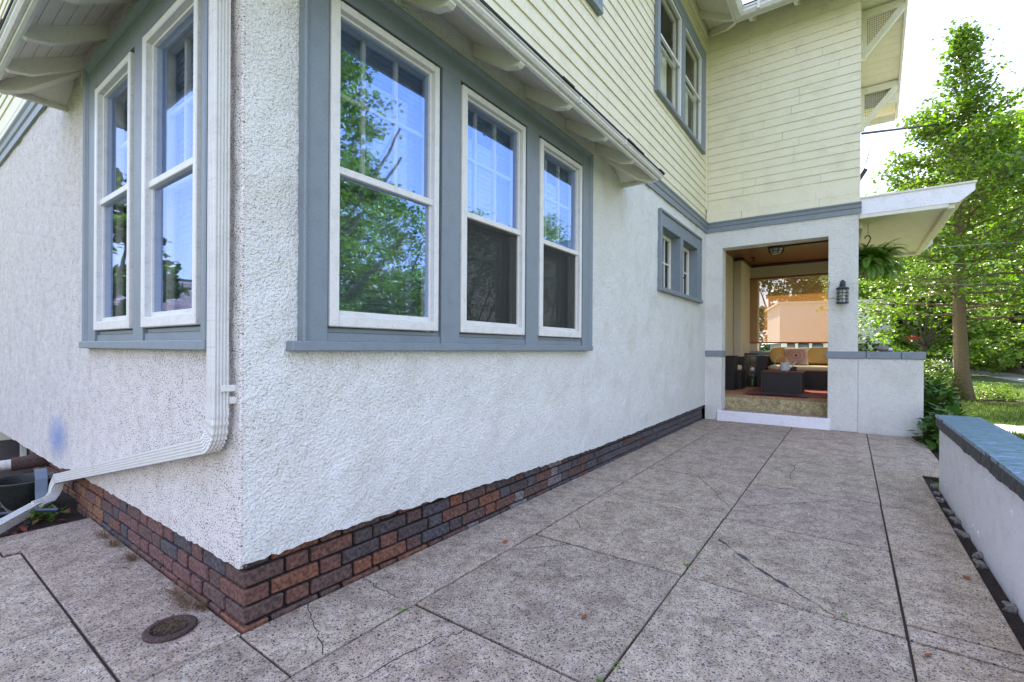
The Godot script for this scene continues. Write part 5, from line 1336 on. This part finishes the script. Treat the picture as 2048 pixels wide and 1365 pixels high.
func cushion(called: String, at: Vector3, s: Vector3, tilt: float, m: Material, label: String, tufts: int) -> void:
	var o := thing(called, label, "cushion", at)
	o.rotation.x = tilt
	var b := MB.new()
	var n := 14
	# a rounded box: a cube pushed towards a superellipsoid
	var f := func(p: Vector3) -> Vector3:
		var q := p
		var l := pow(pow(absf(q.x), 5.0) + pow(absf(q.y), 3.0) + pow(absf(q.z), 5.0), 1.0 / 4.3)
		q = q / maxf(l, 0.001)
		var d := Vector3(q.x * s.x / 2, q.y * s.y / 2 + s.y / 2, q.z * s.z / 2)
		if tufts:
			var dd := Vector2(d.x, d.y - s.y / 2)
			d.z -= 0.035 * exp(-dd.length_squared() / 0.0035) * signf(q.z)
		return d
	for ax in 3:
		for sg in [-1.0, 1.0]:
			for i in n:
				for j in n:
					var c := []
					for k in [[0, 0], [1, 0], [1, 1], [0, 1]]:
						var v := Vector3.ZERO
						v[ax] = sg; v[(ax + 1) % 3] = (i + k[0]) * 2.0 / n - 1.0; v[(ax + 2) % 3] = (j + k[1]) * 2.0 / n - 1.0
						c.append(f.call(v))
					if sg < 0: c.reverse()
					b.quad(c[0], c[1], c[2], c[3])
	part("cover", b, m, o)
	if tufts:
		var t := SphereMesh.new(); t.radius = 0.014; t.height = 0.016
		part("button", t, m, o, Transform3D(Basis.IDENTITY, Vector3(0, s.y / 2, s.z / 2 - 0.034)))

# ---------------------------------------------------------------- plants
func leaf_mesh(long: float, wide: float, fold := 0.25) -> ArrayMesh:
	var b := MB.new()
	var p := [Vector3(0, 0, 0), Vector3(wide, fold * wide, long * 0.45), Vector3(0, 0, long), Vector3(-wide, fold * wide, long * 0.45)]
	b.tri(p[0], p[2], p[1]); b.tri(p[0], p[3], p[2])
	return b.mesh()

func leaf_clump(parent: Node, called: String, size: Vector3, n: int, leaf: float, seed_: int, m: Material, upward := 0.5) -> void:
	var r := rnd(seed_)
	var tr := []; var tc := []
	for i in n:
		var d := Vector3(r.randfn(0, 0.45), absf(r.randfn(0, 0.55)), r.randfn(0, 0.45))
		d = d.limit_length(1.15)
		var b := Basis(Vector3.UP, r.randf() * TAU) * Basis(Vector3.RIGHT, r.randf_range(-1.0, 0.5) * (1.0 - upward * 0.3))
		tr.append(Transform3D(b.scaled_local(Vector3.ONE * leaf * r.randf_range(0.6, 1.5)), d * size))
		var t := r.randf_range(0.65, 1.35)
		tc.append(Color(t * r.randf_range(0.85, 1.2), t, t * r.randf_range(0.7, 1.1)))
	var o := scatter(called, leaf_mesh(1.0, 0.32), m, tr, tc, parent)
	o.set_meta("kind", "stuff")

func fronds(parent: Node, called: String, n: int, least: float, most: float, seed_: int, m: Material, leaf: float) -> void:
	# arching fronds, each with two rows of leaflets
	var r := rnd(seed_)
	var tr := []; var tc := []
	var stem := MB.new()
	for i in n:
		var a := r.randf() * TAU
		var l := r.randf_range(least, most)
		var rise := r.randf_range(-0.2, 1.25)
		var droop := r.randf_range(1.0, 2.2)
		var p := Vector3(0.05 * cos(a), 0.04, 0.05 * sin(a))
		var el := rise
		var pts := [p]; var rad := [0.003]
		var steps := 16
		var tint := r.randf_range(0.7, 1.3)
		for k in steps:
			var d := Vector3(cos(a) * cos(el), sin(el), sin(a) * cos(el))
			var q: Vector3 = pts[-1] + d * l / steps
			pts.append(q); rad.append(0.0018)
			el -= droop / steps * (0.4 + 1.4 * k / steps)
			if k < 1: continue
			var side := d.cross(Vector3.UP).normalized()
			var up := side.cross(d).normalized()
			var w := leaf * sin(PI * clampf((k + 0.5) / (steps + 1.0), 0.08, 1.0)) * 1.35
			for s in [-1.0, 1.0]:
				for h in 2:
					var fw: Vector3 = (side * s + d * 0.35 + up * r.randf_range(-0.15, 0.1)).normalized()
					var rt := up.cross(fw).normalized()
					tr.append(Transform3D(Basis(rt * 0.016, fw.cross(rt) * 0.016, fw * w), q - d * h * l / steps * 0.5))
					var t := tint * r.randf_range(0.85, 1.15)
					tc.append(Color(t, t, t * 0.8))
		stem.tube(pts, rad, 3, false)
	part("stems", stem, M.fern, parent)
	var o := scatter(called, leaf_mesh(1.0, 0.42, 0.1), m, tr, tc, parent)
	o.set_meta("kind", "stuff")

func limb(b: MB, p: Vector3, d: Vector3, l: float, r0: float, r1: float, bend: float, r: RandomNumberGenerator, n := 6) -> Array:
	var pts := [p]; var rad := [r0]
	var dd := d.normalized()
	for i in n:
		dd = (dd + Vector3(r.randf_range(-1, 1), r.randf_range(-0.6, 0.8), r.randf_range(-1, 1)) * bend).normalized()
		pts.append(pts[-1] + dd * l / n)
		rad.append(lerpf(r0, r1, (i + 1.0) / n))
	b.tube(pts, rad, 7, false)
	return pts

func crown(o: Node3D, anchors: Array, per: int, spread: float, leaf: float, m: Material, seed_: int, flat := 0.6, wide := 0.36) -> void:
	var r := rnd(seed_)
	var tr := []; var tc := []
	for q in anchors:
		var tint := r.randf_range(0.55, 1.4)
		for i in per:
			var d := Vector3(r.randfn(0, spread), r.randfn(0, spread * flat), r.randfn(0, spread))
			var b := Basis(Vector3.UP, r.randf() * TAU) * Basis(Vector3.RIGHT, r.randfn(0.25, 0.55)) * Basis(Vector3.BACK, r.randfn(0, 0.5))
			tr.append(Transform3D(b.scaled_local(Vector3.ONE * leaf * r.randf_range(0.65, 1.3)), q + d))
			var t := tint * r.randf_range(0.8, 1.2)
			tc.append(Color(t * r.randf_range(0.9, 1.15), t, t * r.randf_range(0.75, 1.05)))
	var c := scatter("crown", leaf_mesh(1.0, wide), m, tr, tc, o)
	c.set_meta("kind", "stuff")

func layered_tree(o: Node3D, h: float, reach: float, first: float, seed_: int, branches: int, leaf: float, per: int, m: Material, rad: float) -> void:
	# one straight leader with tiers of spreading branches, narrowing to the top
	var r := rnd(seed_)
	var tk := MB.new()
	var pts := []; var rr := []
	for i in 15:
		var t := i / 14.0
		pts.append(Vector3(0.06 * sin(t * 5.0 + seed_), h * t, 0.06 * cos(t * 4.0)) * Vector3(1, 1, 1)); rr.append(lerpf(rad, 0.012, pow(t, 0.8)) + (rad * 0.4 if i == 0 else 0.0))
	tk.tube(pts, rr, 14, false)
	part("trunk", tk, M.bark, o)
	var br := MB.new()
	var an := []
	for i in branches:
		var t := (i + 0.5) / branches
		var y := lerpf(first, h * 0.975, pow(t, 0.92))
		var k := (y - first) / (h - first)
		var l := reach * (pow(1.0 - k, 1.25) * 0.96 + 0.05) * r.randf_range(0.65, 1.15)
		var a := i * 2.399 + r.randf_range(-0.4, 0.4)
		var el := lerpf(-0.05, 0.75, k) + r.randf_range(-0.12, 0.15)
		var d := Vector3(cos(a) * cos(el), sin(el), sin(a) * cos(el))
		var bp := limb(br, Vector3(0, y, 0), d, l, lerpf(0.034, 0.01, k), 0.004, 0.16, r, 8)
		for j in range(2, bp.size()):
			an.append(bp[j])
			if l > 0.9 and j < bp.size() - 1:
				for s in [-1.0, 1.0]:
					var sd: Vector3 = (d.rotated(Vector3.UP, s * r.randf_range(0.5, 1.0)) + Vector3(0, r.randf_range(-0.1, 0.3), 0)).normalized()
					var sl := l * 0.34 * (1.0 - absf(j / 8.0 - 0.5)) * r.randf_range(0.6, 1.2)
					var sp := limb(br, bp[j], sd, sl, 0.012, 0.004, 0.15, r, 3)
					an.append(sp[2]); an.append(sp[3])
	part("branches", br, M.bark, o)
	crown(o, an, per, 0.125, leaf, m, seed_ + 1, 0.75, 0.45)

func round_tree(o: Node3D, h: float, reach: float, bole: float, seed_: int, clumps: int, leaf: float, per: int, m: Material, rad: float, bark: Material, low := 0.0) -> void:
	# a bole that forks into limbs; crown of separate leafy clumps with gaps between
	var r := rnd(seed_)
	var tk := MB.new()
	var pts := []; var rr := []
	for i in 7:
		var t := i / 6.0
		pts.append(Vector3(0.1 * sin(t * 3.0 + seed_), bole * t, 0.1 * cos(t * 2.0 + seed_) - 0.1 * cos(seed_))); rr.append(lerpf(rad, rad * 0.62, t) + (rad * 0.75 if i == 0 else rad * 0.22 if i == 1 else 0.0))
	tk.tube(pts, rr, 14, false)
	part("trunk", tk, bark, o)
	var br := MB.new()
	var an := []
	var top: Vector3 = pts[-1]
	for i in 9:
		var a := i * 2.399 + r.randf()
		var el := r.randf_range(0.35, 1.35)
		var d := Vector3(cos(a) * cos(el), sin(el), sin(a) * cos(el))
		limb(br, top, d, (h - bole) * r.randf_range(0.4, 0.62) * (0.5 + 0.5 * sin(el)) + reach * 0.35 * cos(el), rad * 0.4, 0.03, 0.14, r, 7)
	part("limbs", br, bark, o)
	for i in clumps:
		var a := r.randf() * TAU
		var yy := r.randf()
		var y := lerpf(bole * 0.75 - low, h, yy)
		var R := reach * pow(maxf(0.0, sin(PI * clampf(yy * 0.9 + 0.14, 0, 1))), 0.6) * sqrt(r.randf_range(0.15, 1.0))
		var q := Vector3(cos(a) * R, y, sin(a) * R)
		var sub := 7
		for k in sub: an.append(q + Vector3(r.randfn(0, 1), r.randfn(0, 0.6), r.randfn(0, 1)) * reach * 0.085)
	crown(o, an, per, reach * 0.05, leaf, m, seed_ + 1, 0.6, 0.42)

func build_plants() -> void:
	var t := thing("ginkgo_tree", "tall pointed tree with tiered green branches nearest on the lawn", "tree", Vector3(4.01, -0.05, -14.39))
	layered_tree(t, 8.95, 3.2, 1.85, 3, 104, 0.085, 11, M.leaf, 0.165)
	t = thing("flowering_tree", "small bright yellow-green tree with a thin trunk behind the planter wall", "tree", Vector3(4.5, -0.05, -25.4))
	round_tree(t, 5.6, 3.2, 1.3, 21, 90, 0.14, 13, M.leaf_bright, 0.10, M.bark_dark, 0.4)
	t = thing("shade_tree", "dark thick-trunked tree behind the pointed tree", "tree", Vector3(8.6, -0.05, -42.5))
	round_tree(t, 16.0, 6.0, 3.6, 31, 130, 0.30, 13, M.leaf, 0.62, M.bark_dark, 1.0)
	t = thing("leaning_tree", "thin leaning tree on the verge by the road", "tree", Vector3(9.1, -0.05, -39.0))
	t.rotation.z = 0.16
	round_tree(t, 6.5, 2.2, 2.6, 41, 22, 0.2, 9, M.leaf_bright, 0.12, M.bark_dark)
	var far := [[9.05, -36.4, 14.0, 4.6, 60, "tall bright tree rising right of the pointed tree", 2], [6.3, -44.3, 11.0, 4.6, 68, "green tree filling the gap left of the pointed tree's trunk", 0], [3.1, -31.0, 8.4, 3.1, 51, "rounded pale tree rising above the canopy beside the house", 0], [1.6, -42.0, 11.0, 4.5, 52, "broad tree seen beyond the neighbour's white house", 1], [-3.4, -44.0, 12.0, 5.0, 53, "dark tree behind the porch shade's upper left", 1], [11.6, -44.5, 15.5, 5.2, 54, "tall leafy tree at the right edge of the view beyond the road verge", 0], [9.2, -31.0, 12.5, 4.2, 55, "leafy tree at the right edge over the sidewalk", 2], [6.0, -56.0, 12.0, 6.0, 56, "distant green tree between the trunk and the canopy", 1], [13.0, -66.0, 15.0, 7.0, 57, "far tree across the road beside the dark trunk", 0], [19.0, -78.0, 14.0, 6.5, 58, "farthest tree across the road at the right edge", 1], [2.5, -62.0, 10.0, 6.0, 59, "far hazy tree low behind the small bright tree", 2]]
	for f in far:
		var n := thing("lawn_tree", f[5], "tree", Vector3(f[0], -0.05, f[1]), f[4] * 1.3, "trees beyond the lawn")
		round_tree(n, f[2], f[3], 2.6, f[4], 120, 0.24 + 0.02 * f[3], 12, [M.leaf, M.leaf_dark, M.leaf_bright][f[6]], 0.30, M.bark_dark, 1.2)
	# trees on the side lawn that the window panes mirror
	var mir := [[8.6, -4.3, 10.6, 2.9, 61, "maple mirrored at the left of the triple window's first pane", 1, 190], [12.5, -9.4, 7.4, 3.9, 62, "bushy tree mirrored in the triple window's first pane", 1, 230], [9.6, -6.9, 4.6, 2.6, 66, "dense low tree mirrored in the first pane's lower sash", 1, 200], [13.0, -16.5, 7.4, 4.0, 63, "pale tree mirrored in the triple window's middle pane", 2, 120], [13.5, -24.0, 9.0, 4.4, 64, "bright tree mirrored in the triple window's last pane", 2, 120], [-10.2, 2.0, 4.6, 1.25, 65, "dark feathery tree mirrored in the corner window's left pane", 1, 110]]
	for f in mir:
		var n := thing("side_tree", f[5], "tree", Vector3(f[0], -0.05, f[1]), f[4] * 1.7, "trees mirrored in the panes")
		round_tree(n, f[2], f[3], 1.3, f[4], f[7], 0.13, 15, [M.leaf_bright, M.leaf, M.leaf_bright][f[6]], 0.16, M.bark, 1.0)
	# shrubs
	var sh := thing("peony_bush", "dark glossy bush between the planter wall and the garden wall", "bush", Vector3(2.78, -0.04, -7.9))
	leaf_clump(sh, "leaves", Vector3(0.30, 0.58, 0.85), 1500, 0.13, 71, M.leaf_dark)
	sh = thing("peony_bush", "second low leafy bush at the garden wall's far end", "bush", Vector3(2.78, -0.04, -6.7))
	leaf_clump(sh, "leaves", Vector3(0.22, 0.36, 0.5), 700, 0.12, 72, M.leaf_dark)
	sh = thing("round_shrub", "dense green shrub left of the pointed tree's trunk", "shrub", Vector3(3.35, -0.05, -14.2))
	leaf_clump(sh, "leaves", Vector3(0.62, 0.80, 0.5), 2600, 0.085, 73, M.leaf)
	for q in [[4.35, -14.5, 0.30, "small sprawling plant at the right of the pointed tree's trunk"], [4.75, -14.6, 0.26, "smallest plant at the mulch bed's right end"], [3.82, -14.1, 0.22, "yellowish plant at the foot of the pointed tree's trunk"]]:
		sh = thing("bed_plant", q[3], "plant", Vector3(q[0], -0.04, q[1]), 0.0, "plants in the mulch bed")
		leaf_clump(sh, "leaves", Vector3(q[2] * 1.1, q[2] * 1.2, q[2]), 420, 0.06, int(q[0] * 10), M.leaf_bright)
	# red blossoms far under the trees
	sh = thing("red_flowers", "red blossoms showing among the leaves of the small bright tree", "flowers", Vector3(3.95, 1.55, -24.2))
	leaf_clump(sh, "petals", Vector3(0.25, 0.12, 0.2), 60, 0.10, 76, M.flower)
	# weeds in the joints
	var wl := [["at the crossing of two slab joints", 1.196, -1.616], ["just beyond the slab crossing", 1.193, -1.808], ["at the old tarred crack's near end", 1.85, -1.545], ["in the joint nearest the camera", 1.204, -0.709], ["close to the bottom edge of the patio", 1.194, -0.60], ["beside the brick strip joint", 0.345, -0.494], ["in the soil by the bent downspout", -2.32, 0.16]]
	for i in wl.size():
		var w := thing("weed", "small green weed " + wl[i][0], "weed", Vector3(wl[i][1], -0.006, wl[i][2]), 0.0, "weeds in the joints")
		leaf_clump(w, "leaves", Vector3(0.016, 0.014, 0.022) * (4.0 if i == 6 else 1.0), 14 if i < 6 else 60, 0.013 if i < 6 else 0.05, 80 + i, M.fern)
	# dry grass along the bricks
	var r := rnd(44)
	var dl := ["farthest", "second farthest", "third", "fourth", "fifth", "nearest"]
	var di := 0
	for q in [[-1.62, 0.02, 0.07], [-1.42, 0.02, 0.08], [-1.14, 0.02, 0.07], [-0.53, 0.025, 0.09], [-0.42, 0.03, 0.08], [-0.345, 0.0, 0.05]]:
		var tr := []; var tc := []
		for i in 130:
			var b := Basis(Vector3.UP, r.randf() * TAU) * Basis(Vector3.RIGHT, r.randf_range(0.5, 1.5))
			tr.append(Transform3D(b.scaled_local(Vector3(0.10, r.randf_range(0.3, 1.0) * q[2], 0.1)), Vector3(r.randfn(0, q[2] * 0.4), r.randf() * 0.02, r.randfn(0, q[2] * 0.16))))
			var sh2 := r.randf_range(0.5, 1.3); tc.append(Color(sh2, sh2, sh2))
		var bl := MB.new(); bl.tri(Vector3(-0.012, 0, 0), Vector3(0.012, 0, 0), Vector3(0, 1, 0.1))
		var g := thing("dry_grass_tuft", "%s tuft of dry brown grass along the corner window's brick base" % dl[di], "grass tuft", Vector3(q[0], 0.001, q[1]), 0.0, "dry tufts at the brick base")
		scatter("blades", bl.mesh(), M.straw, tr, tc, g).set_meta("kind", "stuff")
		di += 1
	# fallen leaves
	for q in [[2.317, -2.298, "dead leaf lying beside the soil strip"], [0.28, -1.30, "dead leaf on the slab near the brick base"], [2.09, -1.42, "reddish dead leaf in the right-hand slab joint"], [0.98, -0.9, "curled dead leaf in the middle slab joint"]]:
		var b := MB.new(); var c := Vector3(0, 0.004, 0)
		b.tri(Vector3(-0.025, 0.004, 0), Vector3(0.0, 0.002, 0.011), Vector3(0.028, 0.007, 0)); b.tri(Vector3(-0.025, 0.004, 0), Vector3(0.028, 0.007, 0), Vector3(0.0, 0.009, -0.011))
		single("fallen_leaf", b, M.dead_leaf, q[2], "leaf", Vector3(q[0], 0.002, q[1]), q[0] * 5.0)

# ---------------------------------------------------------------- clutter at the house's left side
func build_clutter() -> void:
	var r := rnd(66)
	# drain ring in the slab
	var dr := thing("drain_ring", "rusty round drain ring set in the patio slab", "drain", Vector3(-0.276, 0, 0.128))
	var rb := MB.new(); rb.lathe([Vector2(0.062, 0.002), Vector2(0.087, 0.002), Vector2(0.088, 0.010), Vector2(0.082, 0.014), Vector2(0.066, 0.014), Vector2(0.061, 0.003)], 32, Vector3.ZERO)
	part("ring", rb, M.rusty, dr)
	var gp := MB.new(); gp.lathe([Vector2(0.0, 0.004), Vector2(0.063, 0.0035)], 24, Vector3.ZERO)
	for k in 24: gp.tri(Vector3(0, 0.004, 0), Vector3(0.062 * cos(TAU * k / 24), 0.0035, -0.062 * sin(TAU * k / 24)), Vector3(0.062 * cos(TAU * (k + 1) / 24), 0.0035, -0.062 * sin(TAU * (k + 1) / 24)))
	part("silt", gp, M.soil, dr)
	var tr := []; var tc := []
	for i in 120:
		var b := Basis(Vector3.UP, r.randf() * TAU) * Basis(Vector3.RIGHT, r.randf_range(1.1, 1.55))
		var a := r.randf() * TAU; var q := sqrt(r.randf()) * 0.055
		tr.append(Transform3D(b.scaled_local(Vector3(0.05, r.randf_range(0.02, 0.06), 0.05)), Vector3(q * cos(a), 0.006 + r.randf() * 0.006, q * sin(a))))
		var t := r.randf_range(0.4, 1.2); tc.append(Color(t, t, t))
	var bl := MB.new(); bl.tri(Vector3(-0.02, 0, 0), Vector3(0.02, 0, 0), Vector3(0, 1, 0.1))
	scatter("dry_litter", bl.mesh(), M.straw, tr, tc, dr).set_meta("kind", "stuff")
	# black pot
	var po := thing("black_pot", "empty black plastic pot on the soil behind the downspout", "pot", Vector3(-2.74, -0.03, 0.19))
	var pb := MB.new(); pb.lathe([Vector2(0, 0.0), Vector2(0.125, 0.0), Vector2(0.165, 0.20), Vector2(0.176, 0.20), Vector2(0.178, 0.215), Vector2(0.165, 0.217), Vector2(0.158, 0.20), Vector2(0.12, 0.01), Vector2(0, 0.01)], 32, Vector3.ZERO)
	part("shell", pb, M.pot_plastic, po)
	# blue-grey bent strip between pot and downspout
	var sp := thing("metal_strip", "bent blue-grey metal strip standing beside the black pot", "metal strip", Vector3(-2.54, -0.03, 0.13))
	var sb := MB.new()
	var pr := [Vector2(-0.02, 0.30), Vector2(0.0, 0.285), Vector2(0.02, 0.24), Vector2(0.02, 0.16), Vector2(0.035, 0.10), Vector2(0.06, 0.05)]
	for i in pr.size() - 1: sb.hexa([Vector3(pr[i + 1].x, pr[i + 1].y, -0.03), Vector3(pr[i + 1].x + 0.004, pr[i + 1].y, -0.03), Vector3(pr[i].x, pr[i].y, -0.03), Vector3(pr[i].x + 0.004, pr[i].y, -0.03), Vector3(pr[i + 1].x, pr[i + 1].y, 0.03), Vector3(pr[i + 1].x + 0.004, pr[i + 1].y, 0.03), Vector3(pr[i].x, pr[i].y, 0.03), Vector3(pr[i].x + 0.004, pr[i].y, 0.03)])
	part("sheet", sb, M.steel_blue, sp)
	# drain pipe from the brickwork
	var pv := thing("wall_pipe", "white pipe with a grey sleeve leaving the brick base", "pipe", Vector3(-3.62, 0.14, -0.08))
	var pa := MB.new(); pa.tube([Vector3(0, 0, 0), Vector3(-0.12, -0.025, 0.70)], [0.042, 0.042], 16)
	part("tube", pa, M.pvc, pv)
	var pc := MB.new(); pc.tube([Vector3(0, 0, -0.01), Vector3(-0.04, -0.008, 0.20)], [0.055, 0.055], 16)
	part("sleeve", pc, M.rusty, pv)
	# hose and sticks on the soil
	var ho := MB.new(); ho.tube([Vector3(-2.2, 0.06, 0.10), Vector3(-2.35, 0.055, 0.22), Vector3(-2.5, 0.04, 0.42), Vector3(-2.55, 0.02, 0.7), Vector3(-2.5, 0.0, 1.2)], [0.012, 0.012, 0.012, 0.012, 0.012], 8)
	single("garden_hose", ho, M.hose, "dark blue hose lying in front of the black pot", "hose")
	var h2 := MB.new(); h2.tube([Vector3(-2.25, 0.0, 0.22), Vector3(-2.35, -0.015, 0.40), Vector3(-2.35, -0.015, 0.8)], [0.009, 0.009, 0.009], 8)
	single("garden_hose", h2, M.hose, "thinner dark hose on the soil nearest the patio edge", "hose")
	for i in 4:
		var tw := MB.new()
		var p := Vector3(-2.30 - 0.07 * i, 0.0, 0.26 + 0.09 * i)
		limb(tw, p, Vector3(r.randf_range(-1, 0.4), r.randf_range(0.5, 1.2), r.randf_range(-0.3, 0.8)), 0.22, 0.005, 0.002, 0.35, r, 5)
		limb(tw, p + Vector3(0, 0.05, 0), Vector3(r.randf_range(-1, 1), 0.6, r.randf_range(-0.5, 0.8)), 0.16, 0.004, 0.0015, 0.35, r, 5)
		single("dry_twig", tw, M.twig, ["bent dry twig nearest the bent downspout", "forked dry twig in front of the black pot", "dry twig leaning over the hose", "dry twig at the left edge over the soil"][i], "twig", Vector3.ZERO, 0.0, "twigs on the soil")
	# leaf litter on the soil
	var lt := []; var lc := []
	for i in 420:
		var b := Basis(Vector3.UP, r.randf() * TAU) * Basis(Vector3.RIGHT, r.randf_range(-0.9, 0.9))
		lt.append(Transform3D(b.scaled_local(Vector3.ONE * r.randf_range(0.03, 0.07)), Vector3(r.randf_range(-3.0, -2.1), -0.028 + r.randf() * 0.02, r.randf_range(0.05, 0.9))))
		var t := r.randf_range(0.4, 1.3); lc.append(Color(t, t * r.randf_range(0.6, 1.1), t))
	var dm: StandardMaterial3D = M.dead_leaf.duplicate(); dm.vertex_color_use_as_albedo = true; dm.albedo_color = lin(0.17, 0.06, 0.03)
	var li := scatter("leaf_litter", leaf_mesh(1.0, 0.3), dm, lt, lc, self)
	li.set_meta("kind", "stuff"); li.set_meta("label", "reddish dead leaves strewn over the soil by the pot"); li.set_meta("category", "litter")
	for i in 260:
		pass

# ---------------------------------------------------------------- neighbours and wires
func build_far() -> void:
	# white house behind the porch
	var n := thing("white_house", "white neighbouring house seen through the porch shade", "house", Vector3(0.0, -0.05, -27.5), 0.24)
	part("wall", bx(Vector3(-1.15, 1.5, -5.0), Vector3(3.6, 3.55, 0.0)), M.far_white, n)
	part("low_wall", bx(Vector3(-1.05, 0.0, -5.0), Vector3(3.5, 0.62, -0.05)), M.far_white, n)
	part("dark_room", bx(Vector3(-1.0, 0.62, -4.9), Vector3(3.4, 1.5, -0.5)), M.iron, n)
	for i in 8: part("post", bx(Vector3(-1.05 + i * 0.62, 0.62, -0.2), Vector3(-0.93 + i * 0.62 + (0.12 if i % 3 == 0 else 0.0), 1.5, -0.04)), M.far_white, n)
	for i in 8: part("window", bx(Vector3(-0.91 + i * 0.62, 0.75, -0.22), Vector3(-0.45 + i * 0.62, 1.45, -0.2)), M.steel_blue, n)
	part("roof", bx(Vector3(-1.25, 3.551, -5.1), Vector3(3.7, 3.66, 0.05)), M.far_white, n)
	# the neighbour's garage, mirrored in the corner window
	var g := thing("neighbour_garage", "brown-shingled garage mirrored low in the corner window's right pane", "garage", Vector3(-13.5, -0.05, 3.4), 0.0)
	part("wall", bx(Vector3(-5.0, 0.0, -2.2), Vector3(0.0, 1.75, 6.5)), M.far_white, g)
	var rr := rnd(15)
	var roof := node("roof", g)
	var tones := []
	for c in [lin(0.30, 0.19, 0.175), lin(0.34, 0.25, 0.24), lin(0.24, 0.165, 0.16), lin(0.42, 0.34, 0.33)]: tones.append(stained(mat(c, 0.9), M.far_roof.detail_albedo, Vector3.ONE * 2))
	for i in 26:
		var a := i / 26.0; var b := (i + 1.08) / 26.0
		var z := -2.6
		while z < 6.8:
			var l := rr.randf_range(0.6, 1.3)
			var s := MB.new()
			board_between(s, Vector3(0.35 - 2.85 * a, 1.70 + 1.62 * a + 0.016, z), Vector3(0.35 - 2.85 * a, 1.70 + 1.62 * a + 0.016, z + l - 0.02), Vector3(0.35 - 2.85 * b, 1.70 + 1.62 * b, z + l - 0.02), Vector3(0.35 - 2.85 * b, 1.70 + 1.62 * b, z), 0.012)
			part("shingle", s, tones[rr.randi() % 4], roof)
			z += l
	var back := MB.new(); back.prism(PackedVector2Array([Vector2(0.30, 1.66), Vector2(-2.5, 3.27), Vector2(-5.3, 1.66)]), Transform3D(Basis.IDENTITY, Vector3(0, 0, -2.6)), 9.4)
	part("roof_body", back, M.far_roof, g)
	part("ridge", bx(Vector3(-2.62, 3.29, -2.65), Vector3(-2.40, 3.36, 6.85)), M.shingle, g)
	# service cable and the thin lines beyond
	var w := MB.new(); var wp := []; var wr := []
	for i in 13:
		var t := i / 12.0
		wp.append(Vector3(2.02, 5.03, -9.75).lerp(Vector3(20.6, 23.3, -62.0), t) + Vector3(0, -0.9 * t * (1 - t), 0)); wr.append(0.022)
	w.tube(wp, wr, 6)
	for k in 2:
		w.tube([Vector3(2.16 + 0.02 * k, 4.90, -10.0), Vector3(2.05, 4.42, -9.9), Vector3(1.98, 4.25, -9.9)], [0.004, 0.004, 0.004], 4)
	w.tube([Vector3(1.95, 4.20, -9.9), Vector3(2.08, 4.42, -9.9)], [0.035, 0.035], 7)
	single("service_cable", w, M.wire, "black service cable from the house corner across the trees", "cable")
	var names := ["upper thin pale line crossing the trees at the right", "middle thin pale line crossing the pointed tree", "lowest thin pale line crossing the pointed tree's crown"]
	var at := [[Vector3(3.0, 2.95, -10.4), Vector3(16.0, 6.6, -30.0)], [Vector3(2.9, 2.7, -10.5), Vector3(16.0, 4.9, -30.0)], [Vector3(2.9, 2.35, -10.5), Vector3(16.0, 4.0, -34.0)]]
	for i in 3:
		var c := MB.new(); var p := []; var q := []
		for k in 9: p.append((at[i][0] as Vector3).lerp(at[i][1], k / 8.0) + Vector3(0, -0.2 * (k / 8.0) * (1 - k / 8.0) * 4, 0)); q.append(0.005)
		c.tube(p, q, 5)
		single("thin_line", c, M.wire_pale, names[i], "cable")

func _ready() -> void:
	# camera
	var cam := Camera3D.new(); cam.name = "camera"; add_child(cam)
	cam.position = Vector3(1.8545, 1.0998, 0.829)
	cam.rotation_degrees = Vector3(0, 35.807, 0.35)
	cam.near = 0.05; cam.far = 600.0
	cam.projection = Camera3D.PROJECTION_FRUSTUM
	cam.size = 2.0 * 0.05 * 682.5 / 936.8
	cam.frustum_offset = Vector2(0, 14.58 / 936.8 * 0.05)
	cam.current = true
	# sky, sun, exposure
	var env := Environment.new()
	env.background_mode = Environment.BG_SKY
	var sky := Sky.new(); var sm := ProceduralSkyMaterial.new()
	sm.sky_top_color = Color(0.62, 0.70, 0.885); sm.sky_horizon_color = Color(0.94, 0.935, 0.93); sm.sky_curve = 0.2; sm.sky_energy_multiplier = 0.9
	sm.ground_bottom_color = Color(0.25, 0.28, 0.2); sm.ground_horizon_color = Color(0.6, 0.66, 0.66)
	sm.sun_angle_max = 75.0; sm.sun_curve = 0.12
	sky.sky_material = sm; env.sky = sky
	env.tonemap_mode = Environment.TONE_MAPPER_LINEAR
	env.tonemap_exposure = 4.4
	env.sdfgi_enabled = true; env.ssao_enabled = true; env.ssil_enabled = true
	var we := WorldEnvironment.new(); we.name = "world"; we.environment = env; add_child(we)
	var sun := DirectionalLight3D.new(); sun.name = "sun"
	sun.light_energy = 1.6; sun.light_color = Color(1.0, 0.95, 0.86); sun.light_angular_distance = 0.5; sun.shadow_enabled = true
	add_child(sun)
	sun.look_at_from_position(Vector3(-0.36, 1.0, -0.8) * 10.0, Vector3.ZERO)
	make_materials()
	build_ground()
	house = thing("house", "white stucco and shingle house with blue-grey trim and a porch", "house")
	build_walls()
	build_bricks()
	build_siding()
	build_windows()
	build_pent()
	build_roof()
	build_canopy()
	build_downspout()
	build_garden_wall()
	build_porch_things()
	build_plants()
	build_clutter()
	build_far()
